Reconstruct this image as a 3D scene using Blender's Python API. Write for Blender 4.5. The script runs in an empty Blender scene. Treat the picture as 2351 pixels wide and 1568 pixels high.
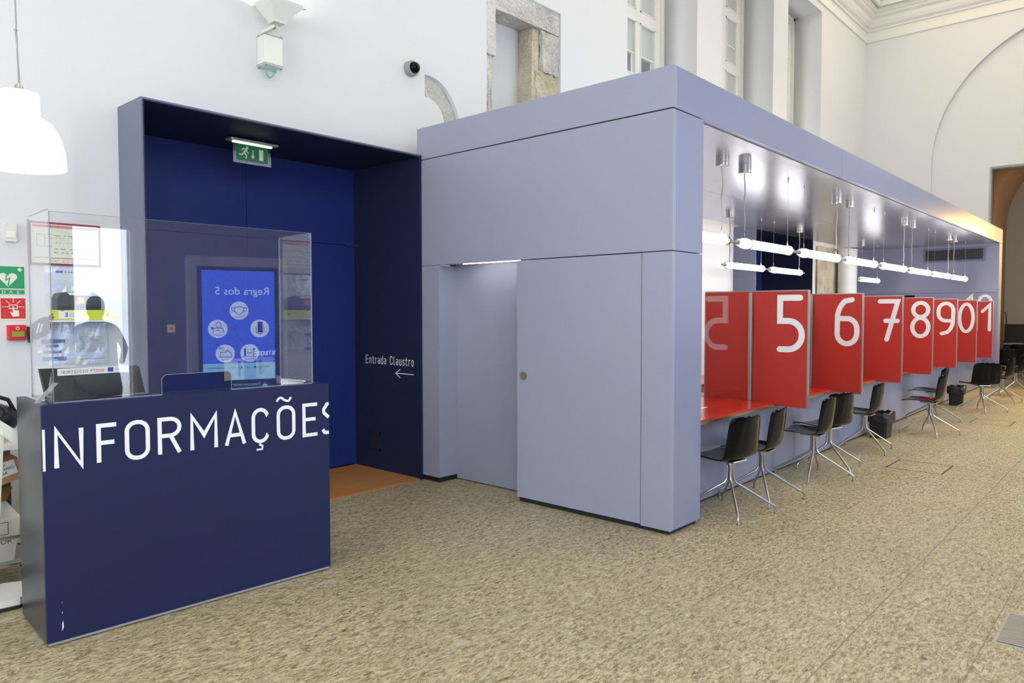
import bpy, bmesh, math, random
from mathutils import Vector, Matrix
random.seed(4)
SC = bpy.context.scene
COL = SC.collection
PI = math.pi

# ------------------------------------------------------------------ camera
def make_camera():
    yaw, pit, rol = math.radians(48.1836), math.radians(2.3308), math.radians(-0.05)
    fw = Vector((math.sin(yaw)*math.cos(pit), math.cos(yaw)*math.cos(pit), -math.sin(pit)))
    rt = Vector((math.cos(yaw), -math.sin(yaw), 0)); up = rt.cross(fw)
    r2 = rt*math.cos(rol)+up*math.sin(rol); u2 = -rt*math.sin(rol)+up*math.cos(rol)
    cd = bpy.data.cameras.new('camera'); cam = bpy.data.objects.new('camera', cd); COL.objects.link(cam)
    m = Matrix((r2, u2, -fw)).transposed().to_4x4(); m.translation = (0, 0, 1.6)
    cam.matrix_world = m
    cd.sensor_width = 36; cd.lens = 1673.2/2351*36; cd.clip_start = 0.05; cd.clip_end = 200
    SC.camera = cam
make_camera()
SC.view_settings.view_transform = 'Standard'
SC.view_settings.look = 'None'
SC.view_settings.gamma = 1
SC.view_settings.use_curve_mapping = False
SC.view_settings.exposure = -1.2
SC.cycles.use_denoising = True
SC.cycles.max_bounces = 8
SC.cycles.transparent_max_bounces = 24
SC.cycles.sample_clamp_indirect = 25

# ------------------------------------------------------------------ world + daylight
w = bpy.data.worlds.new('sky'); SC.world = w; w.use_nodes = True
bg = w.node_tree.nodes['Background']; bg.inputs[0].default_value = (0.80, 0.90, 1.0, 1); bg.inputs[1].default_value = 24.0

def area(name, loc, rot, sx, sy, power, col):
    l = bpy.data.lights.new(name, 'AREA'); l.shape = 'RECTANGLE'; l.size = sx; l.size_y = sy
    l.energy = power; l.color = col
    o = bpy.data.objects.new(name, l); o.location = loc; o.rotation_euler = rot; COL.objects.link(o)
    return o
SOUTH_WIN = [(-3.4, -1.6), (-0.4, 1.4), (7.6, 9.2), (11.0, 12.6), (14.4, 16.0)]
for i, (a, b) in enumerate(SOUTH_WIN):                       # daylight through the tall windows opposite
    area('window_daylight', ((a+b)/2, -3.62, 3.6), (math.radians(-90), 0, 0), b-a-.05, 4.7,
         [125, 115, 75, 60, 50][i], [(.76, .86, 1), (.76, .86, 1), (.88, .94, 1), (1, .90, .74), (1, .84, .62)][i])
area('entrance_daylight', (-5.9, 1.0, 3.0), (0, math.radians(-90), 0), 4.0, 5.0, 880, (.82, .90, 1))
area('ceiling_light_well', (16.1, 1.15, 9.0), (0, 0, 0), 5.4, 7.2, 230, (1, .80, .52))
area('ceiling_light_well', (8.0, 1.15, 9.0), (0, 0, 0), 6.0, 7.2, 150, (1, .96, .90))
area('ceiling_light_well', (-1.0, 1.15, 9.0), (0, 0, 0), 6.0, 7.2, 60, (.88, .93, 1))

def spot(name, loc, target, power, angle, col, blend=.3, r=.05):
    l = bpy.data.lights.new(name, 'SPOT'); l.energy = power; l.spot_size = math.radians(angle); l.spot_blend = blend
    l.color = col; l.shadow_soft_size = r
    o = bpy.data.objects.new(name, l); o.location = loc
    o.rotation_euler = (Vector(target)-Vector(loc)).to_track_quat('-Z', 'Y').to_euler(); COL.objects.link(o)
spot('warm_spot', (19.05, 1.15, 3.3), (17.7, 2.588, 2.5), 1350, 96, (1, .62, .13), .5)

# ------------------------------------------------------------------ materials
def mat(name, col, rough=.5, metal=0., spec=.5, coat=0., bump=None, noise=None):
    m = bpy.data.materials.new(name); m.use_nodes = True; nt = m.node_tree
    b = nt.nodes['Principled BSDF']
    b.inputs['Base Color'].default_value = (*col, 1); b.inputs['Roughness'].default_value = rough
    b.inputs['Metallic'].default_value = metal; b.inputs['Specular IOR Level'].default_value = spec
    b.inputs['Coat Weight'].default_value = coat
    tc = nt.nodes.new('ShaderNodeTexCoord')
    sc_, amt = noise or (6., .03)
    n = nt.nodes.new('ShaderNodeTexNoise'); n.inputs['Scale'].default_value = sc_; n.inputs['Detail'].default_value = 6
    nt.links.new(tc.outputs['Object'], n.inputs['Vector'])
    mx = nt.nodes.new('ShaderNodeMix'); mx.data_type = 'RGBA'
    mx.inputs['A'].default_value = (*[c*(1-amt) for c in col], 1); mx.inputs['B'].default_value = (*[min(1, c*(1+amt)) for c in col], 1)
    nt.links.new(n.outputs['Fac'], mx.inputs['Factor']); nt.links.new(mx.outputs['Result'], b.inputs['Base Color'])
    if bump:
        n2 = nt.nodes.new('ShaderNodeTexNoise'); n2.inputs['Scale'].default_value = bump[0]; n2.inputs['Detail'].default_value = 8
        nt.links.new(tc.outputs['Object'], n2.inputs['Vector'])
        bp = nt.nodes.new('ShaderNodeBump'); bp.inputs['Strength'].default_value = bump[1]; bp.inputs['Distance'].default_value = bump[2]
        nt.links.new(n2.outputs['Fac'], bp.inputs['Height']); nt.links.new(bp.outputs['Normal'], b.inputs['Normal'])
    return m
def emit(name, col, s):
    m = bpy.data.materials.new(name); m.use_nodes = True; nt = m.node_tree
    b = nt.nodes['Principled BSDF']; b.inputs['Base Color'].default_value = (*[c*.5 for c in col], 1)
    b.inputs['Emission Color'].default_value = (*col, 1); b.inputs['Emission Strength'].default_value = s
    return m
def clear(name, tint=(1, 1, 1), ior=1.5, haze=0.):
    m = bpy.data.materials.new(name); m.use_nodes = True; nt = m.node_tree; nt.nodes.clear()
    out = nt.nodes.new('ShaderNodeOutputMaterial'); t = nt.nodes.new('ShaderNodeBsdfTransparent'); t.inputs[0].default_value = (*tint, 1)
    g = nt.nodes.new('ShaderNodeBsdfGlossy'); g.inputs['Roughness'].default_value = 0.0; g.inputs[0].default_value = (1, 1, 1, 1)
    f = nt.nodes.new('ShaderNodeFresnel'); ge = nt.nodes.new('ShaderNodeNewGeometry'); mr = nt.nodes.new('ShaderNodeMapRange')
    mr.inputs['To Min'].default_value = ior; mr.inputs['To Max'].default_value = 1/ior       # both faces of the sheet reflect alike
    nt.links.new(ge.outputs['Backfacing'], mr.inputs['Value']); nt.links.new(mr.outputs[0], f.inputs[0])
    mx = nt.nodes.new('ShaderNodeMixShader'); nt.links.new(f.outputs[0], mx.inputs[0])
    src = t
    if haze:
        d = nt.nodes.new('ShaderNodeBsdfDiffuse'); d.inputs[0].default_value = (.9, .92, 1, 1)
        m2 = nt.nodes.new('ShaderNodeMixShader'); m2.inputs[0].default_value = haze
        nt.links.new(t.outputs[0], m2.inputs[1]); nt.links.new(d.outputs[0], m2.inputs[2]); src = m2
    nt.links.new(src.outputs[0], mx.inputs[1]); nt.links.new(g.outputs[0], mx.inputs[2]); nt.links.new(mx.outputs[0], out.inputs[0])
    return m
def smoky(name):
    m = bpy.data.materials.new(name); m.use_nodes = True; nt = m.node_tree; nt.nodes.clear()
    out = nt.nodes.new('ShaderNodeOutputMaterial'); t = nt.nodes.new('ShaderNodeBsdfTransparent'); t.inputs[0].default_value = (.78, .80, .82, 1)
    g = nt.nodes.new('ShaderNodeBsdfGlossy'); g.inputs['Roughness'].default_value = .25; g.inputs[0].default_value = (.35, .35, .36, 1)
    mx = nt.nodes.new('ShaderNodeMixShader'); mx.inputs[0].default_value = .22
    nt.links.new(t.outputs[0], mx.inputs[1]); nt.links.new(g.outputs[0], mx.inputs[2]); nt.links.new(mx.outputs[0], out.inputs[0])
    return m
def granite(name):
    m = bpy.data.materials.new(name); m.use_nodes = True; nt = m.node_tree; L = nt.links
    b = nt.nodes['Principled BSDF']; b.inputs['Roughness'].default_value = .42; b.inputs['Specular IOR Level'].default_value = .35
    tc = nt.nodes.new('ShaderNodeTexCoord')
    def nz(scale, rot, sx, sy, detail=6, rough=.6, dist=0.):
        mp = nt.nodes.new('ShaderNodeMapping'); mp.inputs['Rotation'].default_value = (0, 0, math.radians(rot)); mp.inputs['Scale'].default_value = (sx, sy, 1)
        n = nt.nodes.new('ShaderNodeTexNoise'); n.inputs['Scale'].default_value = scale; n.inputs['Detail'].default_value = detail
        n.inputs['Roughness'].default_value = rough; n.inputs['Distortion'].default_value = dist
        L.new(tc.outputs['Object'], mp.inputs[0]); L.new(mp.outputs[0], n.inputs['Vector']); return n
    def ramp(src, pts):
        r = nt.nodes.new('ShaderNodeValToRGB'); cr = r.color_ramp
        cr.elements[0].position = pts[0][0]; cr.elements[0].color = (*pts[0][1], 1); cr.elements[1].position = pts[1][0]; cr.elements[1].color = (*pts[1][1], 1)
        for p, c in pts[2:]:
            e = cr.elements.new(p); e.color = (*c, 1)
        L.new(src, r.inputs[0]); return r
    def mix(a, b_, fac, mode='MIX'):
        x = nt.nodes.new('ShaderNodeMix'); x.data_type = 'RGBA'; x.blend_type = mode
        if isinstance(fac, float): x.inputs['Factor'].default_value = fac
        else: L.new(fac, x.inputs['Factor'])
        for s, k in ((a, 'A'), (b_, 'B')):
            if isinstance(s, tuple): x.inputs[k].default_value = (*s, 1)
            else: L.new(s, x.inputs[k])
        return x.outputs['Result']
    n1 = nz(19, 40, 1, 2.6, 8, .70, .9)
    base = ramp(n1.outputs['Fac'], [(.34, (.15, .115, .06)), (.45, (.40, .33, .195)), (.54, (.54, .46, .29)), (.66, (.68, .60, .41))])
    n2 = nz(46, 35, 1, 2.0, 4, .6)
    r2 = ramp(n2.outputs['Fac'], [(.33, (.45, .43, .38)), (.45, (1, 1, 1))])
    c = mix(base.outputs[0], r2.outputs[0], .8, 'MULTIPLY')
    n3 = nz(.9, 0, 1, 1, 3)
    r3 = ramp(n3.outputs['Fac'], [(.35, (.88, .88, .86)), (.65, (1.0, .99, .96))])
    c = mix(c, r3.outputs[0], 1.0, 'MULTIPLY')
    def mth0(op, a, b_):
        x = nt.nodes.new('ShaderNodeMath'); x.operation = op; L.new(a, x.inputs[0])
        if b_ is not None: x.inputs[1].default_value = b_
        return x.outputs[0]
    n4 = nz(15, 38, 1, 2.2, 5, .62, .6)
    r4 = ramp(mth0('ABSOLUTE', mth0('SUBTRACT', n4.outputs['Fac'], .5), None), [(.0, (.42, .40, .36)), (.035, (1, 1, 1))])
    c = mix(c, r4.outputs[0], .85, 'MULTIPLY')
    n5 = nz(5.5, 30, 1, 2.0, 3, .5)
    r5 = ramp(n5.outputs['Fac'], [(.60, (0, 0, 0)), (.68, (1, 1, 1))])
    c = mix(c, (.56, .52, .41), mth0('MULTIPLY', r5.outputs[0], .35))
    # slab joints
    sp = nt.nodes.new('ShaderNodeSeparateXYZ'); L.new(tc.outputs['Object'], sp.inputs[0])
    def mth(op, a, b_=None):
        x = nt.nodes.new('ShaderNodeMath'); x.operation = op
        for i, s in enumerate((a, b_)):
            if s is None: continue
            if isinstance(s, (int, float)): x.inputs[i].default_value = s
            else: L.new(s, x.inputs[i])
        return x.outputs[0]
    jy = mth('SUBTRACT', sp.outputs['Y'], 0.607)
    fy = mth('ABSOLUTE', mth('SUBTRACT', mth('FRACT', mth('ADD', mth('DIVIDE', jy, 1.26), 100.5)), .5))
    fy2 = mth('ABSOLUTE', mth('SUBTRACT', sp.outputs['Y'], 1.115))
    ly = mth('LESS_THAN', fy, .0022); ly2 = mth('LESS_THAN', fy2, .004)
    jx = mth('ABSOLUTE', mth('SUBTRACT', mth('FRACT', mth('ADD', mth('DIVIDE', mth('SUBTRACT', sp.outputs['X'], .2), 4.1), 100.5)), .5))
    lx = mth('LESS_THAN', jx, .0006)
    ln = mth('MAXIMUM', mth('MAXIMUM', ly, ly2), lx)
    c = mix(c, (.16, .13, .09), mth('MULTIPLY', ln, .7))
    L.new(c, b.inputs['Base Color'])
    return m
def stone(name, c1=(.70, .685, .64), c2=(.33, .315, .27)):
    m = mat(name, c1, .9, bump=(14, .9, .05)); nt = m.node_tree; b = nt.nodes['Principled BSDF']
    tc = nt.nodes.new('ShaderNodeTexCoord'); n = nt.nodes.new('ShaderNodeTexNoise'); n.inputs['Scale'].default_value = 48; n.inputs['Detail'].default_value = 10; n.inputs['Roughness'].default_value = .72
    n2 = nt.nodes.new('ShaderNodeTexNoise'); n2.inputs['Scale'].default_value = 2.6; n2.inputs['Detail'].default_value = 5
    ad = nt.nodes.new('ShaderNodeMath'); ad.operation = 'MULTIPLY_ADD'; ad.inputs[1].default_value = .55
    mlt = nt.nodes.new('ShaderNodeMath'); mlt.operation = 'MULTIPLY'; mlt.inputs[1].default_value = .45
    r = nt.nodes.new('ShaderNodeValToRGB'); r.color_ramp.elements[0].position = .38; r.color_ramp.elements[0].color = (*c2, 1)
    r.color_ramp.elements[1].position = .58; r.color_ramp.elements[1].color = (*c1, 1)
    nt.links.new(tc.outputs['Object'], n.inputs['Vector']); nt.links.new(tc.outputs['Object'], n2.inputs['Vector'])
    nt.links.new(n2.outputs['Fac'], mlt.inputs[0]); nt.links.new(n.outputs['Fac'], ad.inputs[0]); nt.links.new(mlt.outputs[0], ad.inputs[2])
    nt.links.new(ad.outputs[0], r.inputs[0]); nt.links.new(r.outputs[0], b.inputs['Base Color'])
    return m

M = dict(
    floor=granite('granite_floor'),
    plaster=mat('white_plaster', (.715, .715, .72), .85, spec=.2, noise=(1.5, .015), bump=(60, .08, .003)),
    backlitwall=mat('backlit_dark_plaster', (.30, .30, .31), .85),  # plaster darkened in colour for a backlit wall, also cuts bounce light
    mould=mat('cornice_plaster', (.80, .79, .75), .8, spec=.2),
    warmwall=mat('beige_plaster', (.50, .44, .33), .85),
    wood=mat('orange_wood', (.34, .155, .055), .5, noise=(3, .15)),
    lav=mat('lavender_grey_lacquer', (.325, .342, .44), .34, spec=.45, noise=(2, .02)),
    lavside=mat('lavender_lacquer_side_shade', (.245, .262, .385), .32, spec=.5, noise=(2, .02)),  # same lacquer as the front, darkened to offset window light on the side
    lavmetal=mat('polished_lavender_soffit', (.42, .43, .50), .25, metal=.75, noise=(1.2, .05), bump=(2.2, .25, .01)),
    dark=mat('dark_recess', (.012, .012, .014), .7),
    navy=mat('navy_laminate', (.009, .0125, .060), .5, spec=.3, noise=(3, .05)),
    navysheen=mat('navy_laminate_with_sheen', (.052, .054, .075), .30, metal=.5, noise=(1.3, .12)),  # reflected sheen of the desk end put into a greyer colour
    nicheblue=mat('niche_blue', (.013, .027, .165), .5, spec=.35),
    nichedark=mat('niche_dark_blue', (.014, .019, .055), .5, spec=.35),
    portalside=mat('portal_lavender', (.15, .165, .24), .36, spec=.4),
    red=mat('red_laminate', (.46, .032, .02), .38, spec=.4, noise=(40, .06)),
    redtop=mat('red_worktop', (.56, .035, .018), .22, spec=.5),
    alu=mat('aluminium', (.55, .54, .50), .30, metal=.9),
    chrome=mat('chrome', (.47, .46, .43), .30, metal=1.),
    steel=mat('brushed_steel', (.50, .48, .42), .25, metal=1., noise=(30, .1)),
    brass=mat('dull_brass', (.42, .39, .30), .38, metal=.7),
    white=mat('white_vinyl', (.80, .81, .79), .5),
    paint=mat('white_paint', (.80, .79, .74), .45),
    cream=mat('cream_plastic', (.74, .72, .62), .4),
    black=mat('black_plastic', (.0035, .0035, .004), .08, spec=.16),
    blackmatt=mat('black_matt', (.012, .012, .014), .55),
    bagblack=mat('black_plastic_bag', (.012, .012, .013), .28, bump=(16, 1., .03)),
    charcoal=mat('charcoal_plastic', (.035, .042, .047), .45),
    grey=mat('grey_plastic', (.32, .32, .31), .45),
    mat_=mat('coir_mat', (.46, .19, .045), .95, bump=(300, .6, .004), noise=(9, .12)),
    green=mat('sign_green', (.02, .30, .115), .5), signred=mat('sign_red', (.62, .02, .025), .5),
    signcream=mat('sign_cream', (.74, .75, .62), .6),
    lime=mat('lime_binder', (.62, .70, .02), .45), orange=mat('orange_latch', (.85, .26, .02), .4),
    olive=mat('olive_window', (.30, .32, .02), .4),
    paper=mat('paper', (.80, .81, .80), .7), blueprint=mat('blue_print', (.03, .12, .42), .6), ink=mat('ink', (.06, .06, .07), .7),
    navycloth=mat('navy_cloth', (.045, .055, .11), .9, bump=(120, .4, .003)),
    pocket=clear('plastic_pocket', (.97, .98, .99), 1.45, .06),
    acrylic=clear('clear_acrylic', (.975, .98, .985), 1.5, .008), glass=clear('clear_glass', (.985, .99, .985), 1.5), capglass=smoky('lamp_cap_glass'),
    acedge=mat('acrylic_edge', (.22, .23, .30), .15, spec=.6),
    winframe=mat('window_frame_white', (.78, .77, .72), .4), blind=mat('grey_blind', (.60, .61, .58), .8),
    kraft=mat('cardboard', (.42, .26, .13), .85), carton=mat('white_carton', (.62, .60, .53), .8), tape=mat('brown_tape', (.33, .14, .05), .4),
    greyfab=mat('olive_grey_panel', (.16, .16, .13), .6),
    stone=stone('granite_stone'), stonewarm=stone('warm_stone', (.62, .56, .43), (.34, .29, .19)), infill=mat('grey_render', (.60, .61, .62), .8, noise=(2.5, .09)),
    tube=emit('lit_tube', (1, .985, .95), 48.), shade=emit('lit_glass_shade', (1, .98, .94), 4.),
    neck=emit('lit_glass_neck', (1, .98, .94), 1.5),
    lampface=emit('lamp_opening', (1, .95, .85), 60.), led=emit('green_led', (.2, 1, .2), 3),
    exitlit=emit('exit_tube', (1, .93, .75), 5.),
    exitgreen=mat('exit_green', (.01, .17, .05), .4), 
    scr=emit('screen_blue', (.035, .10, .80), 14.), scrw=emit('screen_white', (.50, .62, .95), 15.), scrl=emit('screen_pale', (.22, .50, .85), 14.),
    scrd=emit('screen_line', (.03, .07, .45), 6.), scrt=emit('screen_dark', (.02, .06, .12), 1.2), well=emit('luminous_ceiling', (1, .93, .79), 2.6),
    bark=mat('bark', (.10, .085, .07), .9), pave=mat('street_paving', (.85, .85, .84), .9), facade=mat('pale_facade', (.60, .60, .58), .9),
    coat=mat('dark_coat', (.02, .02, .025), .9), skin=mat('skin', (.5, .3, .22), .6), hair=mat('hair', (.03, .02, .015), .6),
    vent=mat('vent_bars', (.10, .11, .15), .4, metal=.3),
)
# acrylic sheet edges a little brighter
# ------------------------------------------------------------------ helpers
def chain(o):
    m = Matrix.Identity(4)
    while o is not None:
        m = Matrix.Translation(o.location) @ o.rotation_euler.to_matrix().to_4x4() @ m; o = o.parent
    return m
class MB:
    def __init__(s): s.bm = bmesh.new()
    def box(s, x0, x1, y0, y1, z0, z1, bev=0.):
        vs = [s.bm.verts.new((x, y, z)) for z in (z0, z1) for y in (y0, y1) for x in (x0, x1)]
        fs = [s.bm.faces.new([vs[i] for i in f]) for f in ((0, 2, 3, 1), (4, 5, 7, 6), (0, 1, 5, 4), (2, 6, 7, 3), (0, 4, 6, 2), (1, 3, 7, 5))]
        if bev:
            es = list({e for f in fs for e in f.edges})
            bmesh.ops.bevel(s.bm, geom=es, offset=bev, segments=2, affect='EDGES', profile=.5)
        return s
    def prism(s, poly, axis, a, b):
        """poly in the plane normal to axis, extruded from a to b"""
        def P(u, v, t):
            return {'x': (t, u, v), 'y': (u, t, v), 'z': (u, v, t)}[axis]
        A = [s.bm.verts.new(P(u, v, a)) for u, v in poly]; B = [s.bm.verts.new(P(u, v, b)) for u, v in poly]
        n = len(poly)
        s.bm.faces.new(A[::-1]); s.bm.faces.new(B)
        for i in range(n): s.bm.faces.new((A[i], A[(i+1) % n], B[(i+1) % n], B[i]))
        return s
    def lathe(s, prof, seg=24, c=(0, 0, 0), axis='z'):
        rings = []
        for r, z in prof:
            ring = []
            for k in range(seg):
                a = 2*PI*k/seg; u, v = r*math.cos(a), r*math.sin(a)
                p = {'z': (u, v, z), 'x': (z, u, v), 'y': (v, z, u)}[axis]
                ring.append(s.bm.verts.new((p[0]+c[0], p[1]+c[1], p[2]+c[2])))
            rings.append(ring)
        for A, B in zip(rings, rings[1:]):
            for k in range(seg): s.bm.faces.new((A[k], A[(k+1) % seg], B[(k+1) % seg], B[k]))
        if prof[0][0] > 1e-5: s.bm.faces.new(rings[0][::-1])
        if prof[-1][0] > 1e-5: s.bm.faces.new(rings[-1])
        return s
    def tube(s, pts, r, seg=8, cap=True):
        pts = [Vector(p) for p in pts]; rings = []; n = len(pts)
        rs = r if isinstance(r, (list, tuple)) else [r]*n
        prev = None
        for i, p in enumerate(pts):
            t = (pts[min(i+1, n-1)]-pts[max(i-1, 0)]).normalized()
            if prev is None:
                ref = Vector((0, 0, 1)) if abs(t.z) < .9 else Vector((1, 0, 0)); u = t.cross(ref).normalized()
            else: u = (prev-t*prev.dot(t)).normalized()
            prev = u; v = t.cross(u)
            rings.append([s.bm.verts.new(p+rs[i]*(math.cos(2*PI*k/seg)*u+math.sin(2*PI*k/seg)*v)) for k in range(seg)])
        for A, B in zip(rings, rings[1:]):
            for k in range(seg): s.bm.faces.new((A[k], A[(k+1) % seg], B[(k+1) % seg], B[k]))
        if cap: s.bm.faces.new(rings[0][::-1]); s.bm.faces.new(rings[-1])
        return s
    def build(s, name, m, parent=None, smooth=False, world=False, label=None):
        bmesh.ops.recalc_face_normals(s.bm, faces=s.bm.faces[:])
        me = bpy.data.meshes.new(name); s.bm.to_mesh(me); s.bm.free(); me.materials.append(m)
        o = bpy.data.objects.new(name, me); COL.objects.link(o)
        if parent is not None:
            o.parent = parent
            if world: me.transform(chain(parent).inverted())
        if smooth:
            for p in me.polygons: p.use_smooth = True
            if smooth != 'all':
                es = me.attributes.new('sharp_edge', 'BOOLEAN', 'EDGE') if 'sharp_edge' not in me.attributes else me.attributes['sharp_edge']
                bm = bmesh.new(); bm.from_mesh(me); bm.edges.ensure_lookup_table()
                for e in bm.edges:
                    if len(e.link_faces) == 2 and e.calc_face_angle(0) > .6: es.data[e.index].value = True
                bm.free()
        if label: o['label'] = label
        return o
def tag(o, label, cat=None, group=None, kind=None):
    if kind == 'structure':
        o['kind'] = kind
        if label: o['label'] = label
        return o
    o['label'] = label
    if cat: o['category'] = cat
    if group: o['group'] = group
    if kind: o['kind'] = kind
    return o
def thing(name, label, cat, loc=(0, 0, 0), rz=0., group=None):
    o = bpy.data.objects.new(name, None); o.location = loc; o.rotation_euler = (0, 0, rz); o.empty_display_size = .1
    COL.objects.link(o); return tag(o, label, cat, group)
def copy_tree(o, parent=None):
    c = o.copy(); COL.objects.link(c)
    if parent: c.parent = parent
    for ch in [x for x in o.children]: copy_tree(ch, c)
    return c
def mesh_obj(name, me, m, parent=None):
    me.materials.clear(); me.materials.append(m); me.name = name
    o = bpy.data.objects.new(name, me); COL.objects.link(o)
    if parent: o.parent = parent
    return o
class Pl:
    """a drawing plane: origin, u (right), v (up), n (towards the viewer)"""
    def __init__(s, o, u, v): s.o, s.u, s.v = Vector(o), Vector(u), Vector(v); s.n = s.u.cross(s.v)
    def P(s, a, b, c=.001): return s.o+a*s.u+b*s.v+c*s.n
def flat(mb, pl, pts, off=.001):
    mb.bm.faces.new([mb.bm.verts.new(pl.P(a, b, off)) for a, b in pts])
def rect(mb, pl, a0, a1, b0, b1, off=.001): flat(mb, pl, [(a0, b0), (a1, b0), (a1, b1), (a0, b1)], off)
def disc(mb, pl, a, b, r, off=.001, n=28): flat(mb, pl, [(a+r*math.cos(2*PI*k/n), b+r*math.sin(2*PI*k/n)) for k in range(n)], off)
def ring(mb, pl, a, b, r, w, off=.001, n=28): ribbon(mb, pl, arc(a, b, r, 0, 360, n)[:-1], w, off, closed=True, cap=False)
def arc(cx, cy, r, a0, a1, n=8, ry=None):
    ry = ry or r
    return [(cx+r*math.cos(math.radians(a0+(a1-a0)*k/n)), cy+ry*math.sin(math.radians(a0+(a1-a0)*k/n))) for k in range(n+1)]
def ribbon(mb, pl, pts, w, off=.001, closed=False, cap=True):
    P = []
    for p in pts:
        p = Vector(p)
        if not P or (p-P[-1]).length > 1e-5: P.append(p)
    n = len(P); h = w/2; Lf, Rt = [], []
    for i, p in enumerate(P):
        a = P[(i-1) % n] if (closed or i > 0) else None; b = P[(i+1) % n] if (closed or i < n-1) else None
        d1 = (p-a).normalized() if a is not None else (b-p).normalized()
        d2 = (b-p).normalized() if b is not None else d1
        t = (d1+d2)
        t = t.normalized() if t.length > 1e-4 else d1
        nn = Vector((-t.y, t.x)); k = h/max(.45, nn.dot(Vector((-d1.y, d1.x))))
        Lf.append(p+nn*k); Rt.append(p-nn*k)
    V = lambda q: mb.bm.verts.new(pl.P(q.x, q.y, off))
    L_, R_ = [V(q) for q in Lf], [V(q) for q in Rt]
    for i in range(n if closed else n-1):
        j = (i+1) % n; mb.bm.faces.new((L_[i], R_[i], R_[j], L_[j]))
    if cap and not closed:
        for i, d in ((0, P[0]-P[1]), (n-1, P[-1]-P[-2])):
            d = d.normalized(); nn = Vector((-d.y, d.x)); vs = []
            for k in range(9):
                a = PI*k/8; q = P[i]+h*(nn*math.cos(a)+d*math.sin(a)); vs.append(V(q))
            mb.bm.faces.new(vs)
def text_into(mb, pl, s, a, b, size, off=.0012, align='LEFT', sx=1.0):
    cu = bpy.data.curves.new('t', 'FONT'); cu.body = s; cu.size = size; cu.align_x = align; cu.resolution_u = 3
    ob = bpy.data.objects.new('t', cu); me = bpy.data.meshes.new_from_object(ob)
    vs = [mb.bm.verts.new(pl.P(a+v.co.x*sx, b+v.co.y, off)) for v in me.vertices]
    for p in me.polygons:
        try: mb.bm.faces.new([vs[i] for i in p.vertices])
        except ValueError: pass
    bpy.data.objects.remove(ob); bpy.data.curves.remove(cu); bpy.data.meshes.remove(me)
def fbuild(mb, name, m, parent=None, label=None, kind=None):
    me = bpy.data.meshes.new(name); mb.bm.to_mesh(me); mb.bm.free(); me.materials.append(m)
    o = bpy.data.objects.new(name, me); COL.objects.link(o)
    if parent is not None:
        o.parent = parent
        me.transform(chain(parent).inverted())
    if label: o['label'] = label
    return o
def filled(name, outer, holes, thick, place, m, parent=None):
    """a slab from a 2D outline with holes; place(u, v, t) gives 3D"""
    cu = bpy.data.curves.new('f', 'CURVE'); cu.dimensions = '2D'; cu.fill_mode = 'BOTH'; cu.extrude = thick/2
    for poly in [outer]+holes:
        sp = cu.splines.new('POLY'); sp.points.add(len(poly)-1); sp.use_cyclic_u = True
        for i, (u, v) in enumerate(poly): sp.points[i].co = (u, v, 0, 1)
    ob = bpy.data.objects.new('f', cu); me = bpy.data.meshes.new_from_object(ob)
    for v in me.vertices: v.co = place(v.co.x, v.co.y, v.co.z+thick/2)
    bm = bmesh.new(); bm.from_mesh(me); bmesh.ops.remove_doubles(bm, verts=bm.verts[:], dist=1e-5); bmesh.ops.recalc_face_normals(bm, faces=bm.faces[:]); bm.to_mesh(me); bm.free()
    bpy.data.objects.remove(ob); bpy.data.curves.remove(cu)
    return mesh_obj(name, me, m, parent)
def R4(a0, a1, b0, b1): return [(a0, b0), (a1, b0), (a1, b1), (a0, b1)]
def struct(name, mb, m, label=None, smooth=False):
    o = mb.build(name, m, smooth=smooth); return tag(o, label, kind='structure')

# ------------------------------------------------------------------ the hall
YN, YS, XW, XE, ZC = 5.643, -3.3, -6.0, 19.39, 8.9
struct('floor', MB().box(XW-.3, 26.5, -7.0, 7.2, -.12, 0), M['floor'])
arch_o = arc(4.985, 3.50, .50, 90, 12, 10, ry=.50); arch_i = arc(4.985, 3.50, .27, 12, 90, 10, ry=.275)
ARCH = [(4.985, 3.30)]
outer_pts = [(4.985, 4.003), (5.06, 4.003), (5.14, 3.992), (5.21, 3.965), (5.285, 3.92), (5.345, 3.862), (5.392, 3.80), (5.43, 3.737), (5.461, 3.668), (5.49, 3.58), (5.51, 3.45)]
inner_pts = [(5.27, 3.45), (5.262, 3.53), (5.245, 3.605), (5.222, 3.655), (5.192, 3.699), (5.15, 3.737), (5.10, 3.763), (5.045, 3.776), (4.985, 3.779)]
ARCH = outer_pts+inner_pts
REC = [(8.71, 10.72), (11.59, 13.73), (14.43, 16.30)]
holes = [R4(2.065, 4.57, -.05, 3.065), R4(12.115, 14.815, -.05, 3.065), R4(5.893, 7.215, 3.42, 5.27), ARCH]+[R4(a, b, 3.55, 8.02) for a, b in REC]
tag(filled('wall_north', R4(XW, XE+1.3, -.1, 9.0), holes, .75, lambda u, v, t: (u, YN+t, v), M['plaster']), None, kind='structure')
tag(filled('wall_south', R4(XW, XE+.2, -.1, 9.0), [R4(a, b, 1.2, 6.0) for a, b in SOUTH_WIN]+[R4(2.56, 3.37, -.05, 2.82)], .45, lambda u, v, t: (u, YS-t, v), M['backlitwall']), None, kind='structure')
struct('wall_west', MB().box(XW-.3, XW, YS-.5, YN+.8, -.1, 9.0), M['plaster'])
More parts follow.
